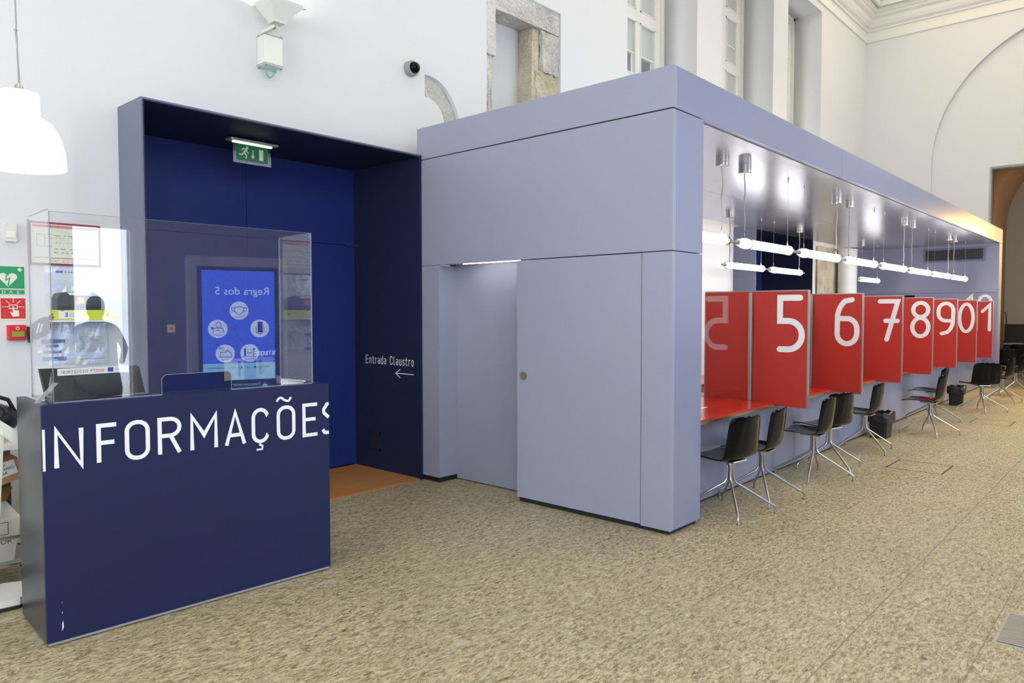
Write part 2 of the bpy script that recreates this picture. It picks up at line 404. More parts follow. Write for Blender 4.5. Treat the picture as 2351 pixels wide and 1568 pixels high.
# end wall: an arched blind niche in its front layer, an opening cut through both layers
av = [(4.17, .0-.05), (4.17, 5.03)]+arc(1.17, 5.03, 3.0, 0, 180, 40)[1:]+[(-1.83, -.05)]
tag(filled('wall_east', [(YS-.5, -.1), (-1.83, -.1), (-1.83, 5.03)]+arc(1.17, 5.03, 3.0, 180, 0, 44)[1:-1]+[(4.17, 5.03), (4.17, -.1), (YN+.1, -.1), (YN+.1, 9.0), (YS-.5, 9.0)], [], .10, lambda u, v, t: (XE+t, u, v), M['plaster']), None, kind='structure')
tag(filled('wall_east_inner', [(YS-.5, -.1), (-.68, -.1), (-.68, 4.846), (3.02, 4.846), (3.02, -.1), (YN+.1, -.1), (YN+.1, 9.0), (YS-.5, 9.0)], [], .62, lambda u, v, t: (XE+.10+t, u, v), M['plaster']), None, kind='structure')
# ceiling with a long recessed light well over each bay
WELLS = [(-4.2, 2.2), (4.8, 11.2), (13.2, 18.98)]
WY0, WY1 = -2.9, 5.24
tag(filled('ceiling', R4(XW, XE+.3, YS-.5, YN+.7), [R4(a, b, WY0, WY1) for a, b in WELLS], .9, lambda u, v, t: (u, v, ZC-.02+t), M['plaster']), None, kind='structure')
for i, (a, b) in enumerate(WELLS):
    struct('ceiling_well_panel', MB().box(a-.02, b+.02, WY0-.02, WY1+.02, 9.10, 9.13), M['well'], 'bright luminous panel in the ceiling recess')
def cornice(name, prof, pathpts, closed=True):
    """prof: list of (out, z) ; path: rectangle corners, inside of the room"""
    mb = MB(); rings = []
    (x0, x1, y0, y1) = pathpts
    for o, z in prof:
        rings.append([mb.bm.verts.new(p) for p in ((x0+o, y0+o, z), (x1-o, y0+o, z), (x1-o, y1-o, z), (x0+o, y1-o, z))])
    for A, B in zip(rings, rings[1:]):
        for k in range(4): mb.bm.faces.new((A[k], A[(k+1) % 4], B[(k+1) % 4], B[k]))
    me = mb.build(name, M['mould']); return tag(me, None, kind='structure')
cornice('trim_1', [(0, 8.17), (.035, 8.18), (.035, 8.215), (0.012, 8.225), (.012, 8.42), (.05, 8.43), (.06, 8.47), (.12, 8.51), (.16, 8.58), (.18, 8.66), (.25, 8.70), (.27, 8.75), (.30, 8.76), (.30, 8.80), (.34, 8.83), (.34, 8.88), (.0, 8.90)], (XW, XE, YS, YN))
for i, (a, b) in enumerate(WELLS):
    cornice('trim_%d' % (i+2), [(-.04, 8.875), (-.03, 8.85), (.0, 8.84), (.03, 8.84), (.04, 8.90), (.04, 8.94), (.08, 8.97), (.12, 8.98), (.14, 9.03), (.14, 9.09), (.0, 9.095)], (a, b, WY0, WY1))
# high windows of the north wall
def north_window(i, a, b):
    root = thing('window_%d' % i, None, None, (a, 6.29, 3.55)); del root['label']; root['kind'] = 'structure'
    W_ = b-a; H = 4.47; fr = MB(); d = .07
    cols = [(.20, .63), (.79, 1.24), (1.36 if W_ < 2.05 else 1.36, W_-.21)]
    cols = [(.19, .19+.44), (W_/2-.22, W_/2+.22), (W_-.21-.44, W_-.21)]
    zth = [.0, 1.59, 2.60, 3.60, H]                      # thick transoms at z 6.14 .. 7.15
    xs = [0]+[v for c in cols for v in c]+[W_]
    for k in range(0, len(xs), 2): fr.box(xs[k], xs[k+1], 0, d, 0, H)
    for z in zth: fr.box(0, W_, -.005, d+.005, z, z+.17 if z > 0 else .25)
    fr.box(0, W_, -.004, d, H-.12, H)
    for z in (2.10, 3.10, 4.04):
        for c in cols: fr.box(c[0], c[1], .012, d-.01, z-.012, z+.012)
    for c in cols:                                        # sash frames
        for z0, z1 in ((1.76, 2.60), (2.77, 3.60), (3.77, H-.12), (.25, 1.59)):
            fr.box(c[0], c[0]+.02, -.012, d, z0, z1); fr.box(c[1]-.02, c[1], -.012, d, z0, z1)
            fr.box(c[0], c[1], -.012, d, z0, z0+.02); fr.box(c[0], c[1], -.012, d, z1-.02, z1)
    fr.box(0, .05, -.06, 0, 0, H); fr.box(W_-.05, W_, -.06, 0, 0, H); fr.box(0, W_, -.06, 0, H-.05, H)
    fr.build('window_frame', M['winframe'], root)
    MB().box(.02, W_-.02, .018, .022, .05, H-.02).build('window_pane', M['glass'], root)
    MB().box(.02, W_-.02, .030, .036, 2.12 if i == 1 else .9, H-.02).build('blind', M['blind'], root)
for i, (a, b) in enumerate(REC): north_window(i+1, a, b)
struct('wall_behind_windows', MB().box(7.5, 17.5, 6.75, 6.85, 3.0, 8.6), M['infill'], 'grey outer surface seen dimly through the window panes')
for i, (a, b) in enumerate(SOUTH_WIN):
    root = thing('window_%d' % (i+4), None, None, (a, YS-.12, 1.2)); del root['label']; root['kind'] = 'structure'
    f = MB(); w_ = b-a
    for x in (0, w_/2-.04, w_-.07): f.box(x, x+.07, 0, .06, 0, 4.8)
    for z in (0, 1.15, 2.35, 3.55, 4.73): f.box(0, w_, 0, .06, z, z+.07)
    f.build('window_frame', M['winframe'], root)
# entrance door opposite the desk, with the street outside
root = thing('door_1', None, None, (2.56, YS-.12, 0)); del root['label']; root['kind'] = 'structure'
f = MB()
for x in (0, .76): f.box(x, x+.05, 0, .06, 0, 2.82)
for z in (0, 2.77): f.box(0, .81, 0, .06, z, z+.05)
f.build('door_frame', M['winframe'], root)
MB().box(.05, .76, .025, .033, .05, 2.78).build('door_glass', M['glass'], root)
struct('street_ground', MB().box(-14, 22, -30, YS-.46, -.2, -.06), M['pave'], 'paved street outside the entrance')
def tree():
    mb = MB(); rnd = random.Random(3)
    def grow(p, d, L, r, k):
        q = p+d*L; mb.tube([p, (p+q)/2+Vector((rnd.uniform(-.05, .05), rnd.uniform(-.05, .05), 0))*L, q], [r, r*.85, r*.7], 5, False)
        if k == 0: return
        for _ in range(3 if k > 1 else 2):
            nd = (d+Vector((rnd.uniform(-.7, .7), rnd.uniform(-.7, .7), rnd.uniform(-.15, .5)))).normalized()
            grow(q, nd, L*rnd.uniform(.62, .82), r*.62, k-1)
    grow(Vector((0, 0, 0)), Vector((.05, 0, 1)), 1.7, .14, 5)
    o = mb.build('bare_tree', M['bark'], smooth='all'); o.location = (2.0, -9.0, -.06)
    tag(o, 'leafless street tree outside the glazed entrance, mirrored in the desk screen', 'tree')
tree()
o = MB().box(-6, 1.6, -22, -20, -.06, 6).build('street_building', M['facade']); tag(o, 'pale building across the street outside the entrance', 'building')

# stone doorway in the north wall
rt = thing('stone_window_surround', 'rough granite window surround exposed in the white wall, blocked with grey render', 'stone window', (6.5, YN+.3, 3.42))
def rough(mb, lv, amp, seed=1):
    bmesh.ops.subdivide_edges(mb.bm, edges=mb.bm.edges[:], cuts=lv, use_grid_fill=True)
    r = random.Random(seed)
    for v in mb.bm.verts: v.co += Vector((r.uniform(-amp, amp), r.uniform(-amp, amp), r.uniform(-amp, amp)))
    return mb
X0 = 5.90
rough(MB().prism([(5.895, 4.985), (7.21, 4.99), (7.21, 5.262), (5.895, 5.262)], 'y', YN+.015, YN+.36), 7, .006, 1).build('lintel', M['stone'], rt, world=True)
rough(MB().prism([(5.895, 4.46), (6.055, 4.46), (6.05, 4.984), (5.895, 4.984)], 'y', YN+.008, YN+.35), 5, .006, 2).build('jamb_stone', M['stone'], rt, world=True)
rough(MB().prism([(5.895, 3.43), (6.005, 3.43), (6.012, 4.455), (5.895, 4.455)], 'y', YN+.03, YN+.35), 6, .009, 3).build('jamb_stone', M['stone'], rt, world=True)
rough(MB().prism([(6.885, 4.50), (7.21, 4.50), (7.21, 4.984), (6.88, 4.984)], 'y', YN+.02, YN+.35), 6, .011, 4).build('jamb_stone', M['stone'], rt, world=True)
rough(MB().prism([(6.80, 3.95), (7.21, 3.95), (7.21, 4.495), (6.78, 4.495)], 'y', YN+.035, YN+.35), 6, .014, 5).build('jamb_stone', M['stonewarm'], rt, world=True)
rough(MB().prism([(6.79, 3.43), (7.21, 3.43), (7.21, 3.945), (6.80, 3.945)], 'y', YN+.03, YN+.35), 6, .014, 6).build('jamb_stone', M['stone'], rt, world=True)
rough(MB().prism([(6.70, 3.43), (6.84, 3.43), (6.86, 4.984), (6.74, 4.984)], 'y', YN+.06, YN+.35), 4, .004, 7).build('reveal_stone', M['stonewarm'], rt, world=True)
MB().box(5.95, 6.95, YN+.28, YN+.34, 3.43, 5.1).build('infill', M['infill'], rt, world=True, label='smooth grey render filling the old opening')
mb = MB().prism(ARCH, 'y', YN+.045, YN+.30)
o = mb.build('stone_arch_fragment', M['stone']); tag(o, 'curved fragment of exposed stone arch in the white wall above the grey pavilion', 'stone arch')
MB().box(-0, 0.001, 0, .001, 0, .001)

# ------------------------------------------------------------------ blue portals
leaves = []
def portal(x0, x1, label, full):
    yf, yb, h, t = 5.235, 6.26, 3.07, .012
    r = thing('entrance_portal', label, 'portal', ((x0+x1)/2, yf, 0))
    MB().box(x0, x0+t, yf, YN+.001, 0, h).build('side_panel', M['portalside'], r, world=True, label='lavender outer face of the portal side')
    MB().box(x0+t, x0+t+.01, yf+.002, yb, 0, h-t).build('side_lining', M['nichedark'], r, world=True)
    MB().box(x1-t, x1, yf, YN+.001, 0, h).build('side_panel', M['navy'], r, world=True)
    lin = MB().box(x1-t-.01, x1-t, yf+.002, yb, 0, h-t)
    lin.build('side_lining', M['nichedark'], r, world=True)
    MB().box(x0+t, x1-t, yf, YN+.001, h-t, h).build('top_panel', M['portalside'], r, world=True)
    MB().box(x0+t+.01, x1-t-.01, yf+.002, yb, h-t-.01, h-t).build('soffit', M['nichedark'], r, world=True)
    xm = x0+1.31 if full else (x0+x1)/2
    g = .004
    MB().box(x0, x1, yb+.03, yb+.06, 0, h).build('backing', M['dark'], r, world=True)
    for a, b in ((x0+t+.01, xm-g/2), (xm+g/2, x1-t-.01)):
        MB().box(a, b, yb, yb+.03, 2.285, h-t).build('upper_panel', M['nicheblue'], r, world=True)
        d = MB().box(a, b, yb, yb+.03, .025, 2.28).build('door_leaf', M['nicheblue'], r, world=True); leaves.append(d)
    return r, xm
p1, xm = portal(2.06, 4.575, 'deep navy blue entrance portal in the white wall behind the information desk', True)
p2, _ = portal(12.11, 14.82, 'second blue portal in the rear wall, seen under the grey canopy behind the lamps', False)
# door details of the first portal
pb = Pl((0, 6.26, 0), (1, 0, 0), (0, 0, 1))
for (a, b, sx) in ((3.125, 3.315, 3.27), (3.432, 3.612, 3.475)):
    mb = MB(); mb.box(a, b, 6.246, 6.26, .985, 1.18)
    pp = mb.build('push_plate', M['steel'], leaves[0 if a < 3.37 else 1], world=True, label='square steel push plate')
    mb = MB(); mb.box(sx-.012, sx+.012, 6.2440, 6.2455, 1.02, 1.155); mb.build('slot', M['dark'], leaves[0 if a < 3.37 else 1], world=True)
# strokes font -------------------------------------------------------------
def glyph(ch):
    """strokes in a box 0..w by 0..1 ; returns (width, [(points, closed)])"""
    r = .22
    def bow(w, y0, y1, rr): return [(0, y1), (w-rr, y1)]+arc(w-rr, y1-rr, rr, 90, 0, 6)[1:]+arc(w-rr, y0+rr, rr, 0, -90, 6)+[(0, y0)]
    def O(w, y0, y1, rr): return arc(w-rr, y1-rr, rr, 90, 0, 6)+arc(w-rr, y0+rr, rr, 0, -90, 6)+arc(rr, y0+rr, rr, 270, 180, 6)+arc(rr, y1-rr, rr, 180, 90, 6)
    x = .68
    G = {
     'I': (.0, [([(0, 0), (0, 1)], 0)]),
     'N': (.56, [([(0, 0), (0, 1), (.0, 1), (.56, 0), (.56, 1)], 0)]),
     'F': (.46, [([(.46, 1), (0, 1), (0, 0)], 0), ([(0, .53), (.40, .53)], 0)]),
     'E': (.48, [([(.48, 1), (0, 1), (0, 0), (.48, 0)], 0), ([(0, .52), (.42, .52)], 0)]),
     'O': (.52, [(O(.52, 0, 1, .24), 1)]),
     'R': (.52, [([(0, 0), (0, 1), (.28, 1)]+arc(.28, .76, .24, 90, -90, 10)[1:]+[(0, .52)], 0), ([(.28, .52), (.52, 0)], 0)]),
     'M': (.68, [([(0, 0), (0, 1), (.34, .42), (.68, 1), (.68, 0)], 0)]),
     'A': (.58, [([(0, 0), (.29, 1), (.58, 0)], 0), ([(.10, .30), (.48, .30)], 0)]),
     'C': (.50, [([(.50, .80)]+arc(.26, .76, .24, 10, 180, 10)+arc(.26, .24, .24, 180, 350, 10)+[(.50, .20)], 0)]),
     'n': (.36, [([(0, 0), (0, x)], 0), ([(0, x-.16)]+arc(.18, x-.18, .18, 150, 0, 8)+[(.36, 0)], 0)]),
     't': (.26, [([(.07, .92), (.07, .12)]+arc(.19, .12, .12, 180, 270, 4)+[(.26, 0)], 0), ([(-.06, x), (.24, x)], 0)]),
     'r': (.24, [([(0, 0), (0, x)], 0), ([(0, x-.15), (.08, x-.02), (.24, x)], 0)]),
     'a': (.36, [([(.04, x-.02), (.2, x)]+arc(.20, x-.16, .16, 90, 0, 5)[1:]+[(.36, 0)], 0), ([(.36, .40), (.16, .40)]+arc(.18, .20, .18, 90, 270, 8)+[(.36, .10)], 0)]),
     'd': (.36, [([(.36, 0), (.36, 1)], 0), (O(.36, 0, x, .17), 1)]),
     'l': (.14, [([(0, 1), (0, .12)]+arc(.12, .12, .12, 180, 270, 4), 0)]),
     'u': (.36, [([(0, x)]+arc(.18, .18, .18, 180, 330, 8)+[(.36, .16)], 0), ([(.36, x), (.36, 0)], 0)]),
     's': (.32, [([(.31, x-.06), (.18, x)]+arc(.16, x-.17, .16, 90, 260, 6)+arc(.16, .17, .17, 70, -90, 6)+[(.0, .05)], 0)]),
     'o': (.36, [(O(.36, 0, x, .17), 1)]),
     'm': (.56, [([(0, 0), (0, x)], 0), ([(0, x-.14)]+arc(.14, x-.14, .14, 150, 0, 6)+[(.28, 0)], 0), ([(.28, x-.14)]+arc(.42, x-.14, .14, 150, 0, 6)+[(.56, 0)], 0)]),
     'p': (.36, [([(0, -.28), (0, x)], 0), (O(.36, 0, x, .17), 1)]),
     ' ': (.22, []),
    }
    return G[ch]
def strokes(mb, pl, text, a, b, h, w, gap=.20, sx=1., cap=True, off=.0012):
    for ch in text:
        gw, ss = glyph(ch)
        for k, (pts, cl) in enumerate(ss):
            q = [(a+u*h*sx, b+v*h) for u, v in pts]
            ribbon(mb, pl, q, w, off+k*.0002, bool(cl), cap)
        a += (gw*sx+gap)*h
    return a
def fit_gap(text, h, width, sx=1.):
    tot = sum(glyph(c)[0]*sx for c in text)*h
    return (width-tot)/(len(text)-1)/h
mb = MB(); strokes(mb, pb, 'Empurrar', 3.425, 1.20, .050, .0065, fit_gap('Empurrar', .050, .218), 1.0); fbuild(mb, 'lettering', M['white'], leaves[1], 'white lettering Empurrar on the door')
pr = Pl((4.575-.012-.01, 0, 0), (0, -1, 0), (0, 0, 1))
gp = fit_gap('Entrada Claustro', .078, .74, .95)
mb = MB(); nx = strokes(mb, pr, 'Entrada ', -6.075, 1.082, .078, .0095, gp, .95, off=.002); fbuild(mb, 'lettering', M['white'], p1, 'white lettering Entrada on the side lining')
mb = MB(); strokes(mb, pr, 'Claustro', nx, 1.082, .078, .0095, gp, .95, off=.002); fbuild(mb, 'lettering', M['white'], p1, 'white lettering Claustro on the side lining')
mb = MB(); ribbon(mb, pr, [(-5.335, 1.0), (-5.60, 1.0)], .009, .002); ribbon(mb, pr, [(-5.535, 1.04), (-5.602, 1.0), (-5.535, .96)], .009, .0023)
fbuild(mb, 'arrow', M['white'], p1, 'white arrow pointing left under the lettering')
mb = MB(); fr = pr
for (a0, a1, b0, b1) in ((-6.03, -5.845, .37, .385), (-6.03, -5.845, .205, .22), (-6.03, -6.015, .205, .385), (-5.86, -5.845, .205, .385)):
    mb.box(4.545, 4.553, -a1, -a0, b0, b1)
mb.build('floor_outlet_frame', M['nichedark'], p1, world=True)
mb = MB(); rect(mb, pr, -6.015, -5.86, .22, .37, .0015); fbuild(mb, 'outlet_recess', M['dark'], p1)
MB().box(2.635, 2.70, 6.248, 6.26, 1.428, 1.494).build('switch_plate', M['grey'], p1, world=True)
mb = MB(); disc(mb, pb, 2.667, 1.461, .014, .0135); fbuild(mb, 'switch_mark', M['signred'], p1, 'small red mark on the switch plate')
MB().tube([(4.45, 6.245, 2.283), (4.53, 6.235, 2.28), (4.543, 6.18, 2.283)], .006).build('seam_glint', M['chrome'], p1, world=True, label='thin bright glint in the corner, modelled as a metal bar')  # chrome bar added to imitate a bright reflection along the seam
o = MB().box(2.09, 4.548, 5.25, 6.25, .0, .014).build('coir_mat', M['mat_']); tag(o, 'orange brown coir mat on the floor of the blue portal', 'mat')
# exit sign
ex = thing('exit_sign', 'green illuminated emergency exit sign hanging from the blue portal soffit', 'exit sign', (3.15, 5.75, 3.02))
MB().box(2.945, 3.37, 5.70, 5.80, 3.012, 3.028).build('ceiling_plate', M['grey'], ex, world=True)
MB().box(2.985, 3.33, 5.735, 5.765, 3.0, 3.011).build('light_tube', M['exitlit'], ex, world=True, label='glowing strip above the sign')
MB().box(2.985, 3.325, 5.747, 5.753, 2.838, 3.0).build('sign_panel', M['capglass'], ex, world=True)
ef = MB().box(3.015, 3.295, 5.744, 5.747, 2.862, 2.995).build('sign_face', M['exitgreen'], ex, world=True, label='green face')
pe = Pl((3.015, 5.7438, 2.862), (1, 0, 0), (0, 0, 1)); mb = MB()
disc(mb, pe, .092, .108, .011)
ribbon(mb, pe, [(.083, .094), (.062, .064)], .017, .0012); ribbon(mb, pe, [(.062, .064), (.046, .045), (.024, .046)], .011, .0014)
ribbon(mb, pe, [(.064, .062), (.082, .046), (.080, .022)], .011, .0016); ribbon(mb, pe, [(.080, .096), (.060, .100), (.044, .084)], .009, .0018)
ribbon(mb, pe, [(.083, .094), (.090, .070), (.100, .066)], .009, .0020)
fbuild(mb, 'running_figure', M['signcream'], ef); mb = MB()
ribbon(mb, pe, [(.142, .096), (.142, .045)], .009, .001, cap=False); flat(mb, pe, [(.124, .048), (.142, .022), (.160, .048)], .0012)
fbuild(mb, 'arrow', M['signcream'], ef); mb = MB(); rect(mb, pe, .198, .236, .018, .108); fbuild(mb, 'door_symbol', M['signcream'], ef)
pd = MB(); disc(pd, Pl((2.955, 5.6995, 3.018), (1, 0, 0), (0, 0, 1)), 0, 0, .004); fbuild(pd, 'indicator_led', M['led'], ex)

# ------------------------------------------------------------------ lavender service pavilion
XP, YP, YL, XEN = 4.5825, 2.588, 5.30, 18.07
pv = thing('service_pavilion', 'long lavender grey service pavilion with flat canopy and sliding door', 'pavilion', (XP, YP, 0))
def W(name, m, *b, bev=0, label=None):
    mb = MB(); mb.box(*b, bev=bev); return mb.build(name, M[m], pv, world=True, label=label)
H0, H1, H2, HD = .03, 3.022, 3.32, 2.028
W('plinth', 'dark', XP+.02, 5.0, YP+.02, 4.03, 0, .05); W('plinth', 'dark', XP+.02, 5.0, 5.03, 5.28, 0, .05)
W('core', 'dark', XP+.02, XP+.10, YP+.02, 3.9, .03, H2-.02)
W('upper_front_panel', 'lav', XP, XP+.05, YP+.001, YL, HD+.006, H1-.004)
W('front_fascia', 'lav', XP, XP+.05, YP+.0, YL, H1+.006, H2)
W('corner_front_panel', 'lav', XP, XP+.05, YP+.001, 2.832, H0, HD-.001)
# long side pieces
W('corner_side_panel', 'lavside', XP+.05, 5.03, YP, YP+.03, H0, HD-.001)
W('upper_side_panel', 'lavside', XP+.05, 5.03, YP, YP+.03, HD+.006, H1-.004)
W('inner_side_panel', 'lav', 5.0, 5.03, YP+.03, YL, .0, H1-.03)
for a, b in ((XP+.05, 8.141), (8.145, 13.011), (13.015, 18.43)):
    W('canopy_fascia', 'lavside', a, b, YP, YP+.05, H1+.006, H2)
W('canopy_roof', 'lav', XP+.05, 18.43, YP+.05, 5.27, H2-.05, H2-.01)
# sliding door and the recess it leaves
dr = W('sliding_door', 'lav', XP+.001, XP+.045, 2.838, 4.043, H0+.01, HD-.002, label='flush sliding door leaf')
mb = MB(); mb.lathe([(.030, -.004), (.036, -.005), (.036, .0), (.028, .001)], 28, (XP-.0005, 3.972, 1.066), 'x')
pull = mb.build('pull_ring', M['brass'], dr, True, world=True); 
mb = MB(); mb.lathe([(.0, .0), (.015, .0), (.028, -.004)], 24, (XP-.0015, 3.972, 1.066), 'x')
mb.build('pull_cup', M['brass'], dr, True, world=True, label='round recessed brass pull of the sliding door')
W('door_recess_panel', 'lav', 4.82, 4.86, 3.9, 5.02, .01, 2.04)
W('door_jamb', 'lav', XP, 4.86, 5.01, YL, H0+.02, HD-.001)
W('recess_head', 'lav', XP+.05, 4.9, 3.0, 5.05, HD+.012, HD+.05)
W('recess_light_strip', 'tube', XP+.06, XP+.075, 4.07, 4.75, HD+.002, HD+.011, label='thin bright strip in the head of the door recess')
# canopy soffit of polished sheets
for a, b in ((5.03, 7.45), (7.453, 10.05), (10.053, 12.65), (12.653, 15.25), (15.253, 18.07)):
    W('soffit_sheet', 'lavmetal', a, b, YP+.05, 4.052, H1-.004, H1+.006)
    W('soffit_sheet', 'lavmetal', a, b, 4.056, 5.27, H1-.004, H1+.006)
# end wall
for a, b, c, d in ((YP+.03, 4.15, 0, 1.995), (4.15, 5.12, 1.96, 1.995), (5.12, 5.62, 0, 1.995), (YP+.03, 5.62, 2.0, H1-.004)):
    W('end_wall_panel', 'lavside', XEN, XEN+.05, a, b, c, d)
W('end_column', 'lavside', XEN, 18.43, YP, YP+.03, 0, 2.055); W('end_column', 'lavside', XEN, 18.43, YP, YP+.03, 2.06, H1)
W('end_outer_panel', 'lav', 18.39, 18.43, YP+.03, 5.4, 0, H2)
W('end_door', 'nichedark', XEN+.12, XEN+.15, 4.15, 5.12, 0, 1.96, label='dark door in the end wall')
W('end_door_frame', 'alu', XEN+.05, XEN+.11, 4.94, 4.98, 0, 1.96)
vg = W('air_vent', 'portalside', XEN-.012, XEN, 2.83, 3.99, 2.665, 2.965, label='long dark air vent grille under the canopy')
mb = MB(); mb.box(XEN-.016, XEN-.012, 2.875, 3.945, 2.705, 2.925); mb.build('vent_opening', M['dark'], vg, world=True)
mb = MB()
for k in range(9): mb.box(XEN-.026, XEN-.017, 2.875, 3.945, 2.716+k*.0247, 2.722+k*.0247)
for k in range(28): mb.box(XEN-.022, XEN-.017, 2.9+k*.038, 2.903+k*.038, 2.705, 2.925)
mb.build('vent_bars', M['vent'], vg, world=True)
# numerals ----------------------------------------------------------------------
def numeral(mb, pl, d, right, z0, z1, w=.056, off=.001):
    """d drawn with its right edge at `right`, centre lines from z0 to z1"""
    H = z1-z0; Wd = .205 if d != '1' else .12; a0 = right-Wd
    S = lambda u, v: (a0+u*Wd, z0+v*H)
    r = .102
    def A(cx, cy, rx, ry, s, e, n=12): return arc(cx, cy, rx, s, e, n, ry=ry)
    x0, x1, xm = a0, right, (a0+right)/2
    P = []
    if d == '5':
        P = [[(x1-.02, z1), (x0, z1), (x0, z0+.265), (x1-.125, z0+.265)]+A(x1-.125, z0+.1325, .125, .1325, 90, -90, 16)[1:]+[(x0, z0)]]
    elif d == '6':
        P = [[(x1-.055, z1+.0)]+A(x1-.02, z0+.27, .185, .24, 125, 170, 8)+[(x0, z0+.12)]+A(xm, z0+.115, .1025, .115, 180, 360, 16)[1:]+A(xm, z0+.16, .1025, .115, 0, 60, 6), A(xm, z0+.16, .1025, .115, 62, 90, 4)+[(x0+.03, z0+.275), (x0+.002, z0+.272)]]
    elif d == '7':
        P = [[(x0, z1), (x1, z1), (x0+.085, z0)], [(x0+.07, z0+.235), (x1-.002, z0+.235)]]
    elif d == '8':
        P = ['c', A(xm, z0+.375, .095, .10, 0, 360, 28)[:-1], A(xm, z0+.13, .1025, .13, 0, 360, 28)[:-1]]
    elif d == '9':
        P = [[(x0+.05, z0)]+A(x0+.02, z0+.22, .185, .24, -55, -10, 8)+[(x1, z1-.12)]+A(xm, z1-.115, .1025, .115, 0, 180, 16)[1:]+A(xm, z1-.16, .1025, .115, 180, 240, 6), A(xm, z1-.16, .1025, .115, 242, 270, 4)+[(x1-.03, z1-.275), (x1-.002, z1-.272)]]
    elif d == '0':
        P = ['c', A(xm, z0+H/2, .1025, H/2, 0, 360, 40)[:-1]]
    elif d == '1':
        P = [[(x0, z1-.13), (x1, z1), (x1, z0)]]
    elif d == '2':
        P = [[(x0, z1-.10)]+A(xm, z1-.11, .1025, .11, 165, -10, 14)+[(x1-.02, z1-.22), (x0, z0), (x1, z0)]]
    cl = P and P[0] == 'c'
    for k, q in enumerate(P[1:] if cl else P): ribbon(mb, pl, q, w, off+.0003*k, closed=cl, cap=not cl)
mb = MB(); ple = Pl((XEN, 0, 0), (0, -1, 0), (0, 0, 1))
numeral(mb, ple, '1', -3.06, 1.40, 1.93); numeral(mb, ple, '2', -2.715, 1.40, 1.93)
fbuild(mb, 'station_number', M['white'], pv, 'white number 12 on the end wall')

# ------------------------------------------------------------------ counters, dividers, glass
NX = [6.79+1.61*i for i in range(7)]; NUM = ['5', '6', '7', '8', '9', '10', '11']
cb = thing('counter_base', 'continuous lavender grey base wall under the row of red counters', 'counter base', (5.03, 2.855, 0))
xs = [5.03]+[5.985+1.61*i for i in range(8)]+[XEN]
for a, b in zip(xs, xs[1:]):
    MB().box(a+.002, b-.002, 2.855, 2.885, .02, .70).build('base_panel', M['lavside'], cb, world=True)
MB().box(5.03, XEN, 2.87, 2.9, 0, .70).build('base_backing', M['dark'], cb, world=True)
MB().box(5.03, XEN, 2.885, 3.4, .66, .70).build('support_shelf', M['lav'], cb, world=True)
edges = [5.03]+NX+[XEN]
ords = ['5', '6', '7', '8', '9', '10', '11', '12']
def counter(a, b):
    r = thing('service_counter', '', 'counter', (a, 2.70, .705))
    c = .09; y0, y1 = 2.70, 3.62
    out = [(a, y1), (a, y0)]+[(b-c+c*math.sin(t), y0+c-c*math.cos(t)) for t in [PI/2*k/6 for k in range(7)]]+[(b, y1)]
    MB().prism(out, 'z', .728, .743).build('worktop', M['redtop'], r, world=True)
    o2 = [(a, y1), (a, y0-.004)]+[(b-c+(c+.004)*math.sin(t), y0+c-(c+.004)*math.cos(t)) for t in [PI/2*k/6 for k in range(7)]]+[(b, y1)]
    MB().prism(o2, 'z', .708, .7279).build('steel_edge', M['steel'], r, world=True, label='brushed steel edge strip')
    return r
DT = .034
for i in range(8):
    a = edges[i]+(DT/2+.002 if i else .002); b = edges[i+1]-(DT/2+.002 if i < 7 else .002)
    r = counter(a, b)
    r['label'] = 'red topped service counter on the near side of the divider numbered %s' % ords[i] if i < 7 else 'red topped service counter between divider 11 and the end wall'
    r['group'] = 'red service counters'
    # protective glass above the counter
    g = thing('glass_screen', '', 'glass screen', ((a+b)/2, 2.96, .745), group='glass screens above the counters')
    g['label'] = ('clear glass screen standing on the counter beside divider %s' % ords[i]) if i < 7 else 'clear glass screen on the last counter by the end wall'
    x0, x1 = a+.004, b-.034
    out = [(x0, .746), (x0+.12, .746), (x0+.12, .86), (x1-.16, .86), (x1-.16, .746), (x1, .746), (x1, 1.782), (x0, 1.782)]
    MB().prism(out, 'y', 2.957, 2.963).build('glass_pane', M['glass'], g, world=True)
    MB().box(x1, x1+.030, 2.945, 2.975, .745, 1.785).build('post', M['alu'], g, world=True)
for i, X in enumerate(NX):
    r = thing('divider_panel', 'red divider panel with large white number %s' % NUM[i], 'divider panel', (X, 2.93, .705), group='red numbered divider panels')
    t = DT/2
    MB().box(X-t+.003, X+t-.003, 2.432, 3.44, .71, 1.79).build('red_board', M['red'], r, world=True)
    f = MB(); f.box(X-t, X+t, 2.42, 2.432, .702, 1.80); f.box(X-t, X+t, 3.44, 3.452, .702, 1.80)
    f.box(X-t, X+t, 2.432, 3.44, 1.79, 1.80); f.box(X-t, X+t, 2.432, 2.69, .702, .71)
    f.build('edge_trim', M['alu'], r, world=True, label='aluminium trim round the red board')
    pl = Pl((X-t+.003, 0, 0), (0, -1, 0), (0, 0, 1)); mb = MB(); z0, z1 = 1.228+.02, 1.728
    if len(NUM[i]) == 1: numeral(mb, pl, NUM[i], -2.482, z0, z1)
    else:
        numeral(mb, pl, NUM[i][1], -2.482, z0, z1)
        numeral(mb, pl, '1', -2.782 if NUM[i][1] == '0' else -2.70, z0, z1)
    fbuild(mb, 'number', M['white'], r, 'white rounded number')
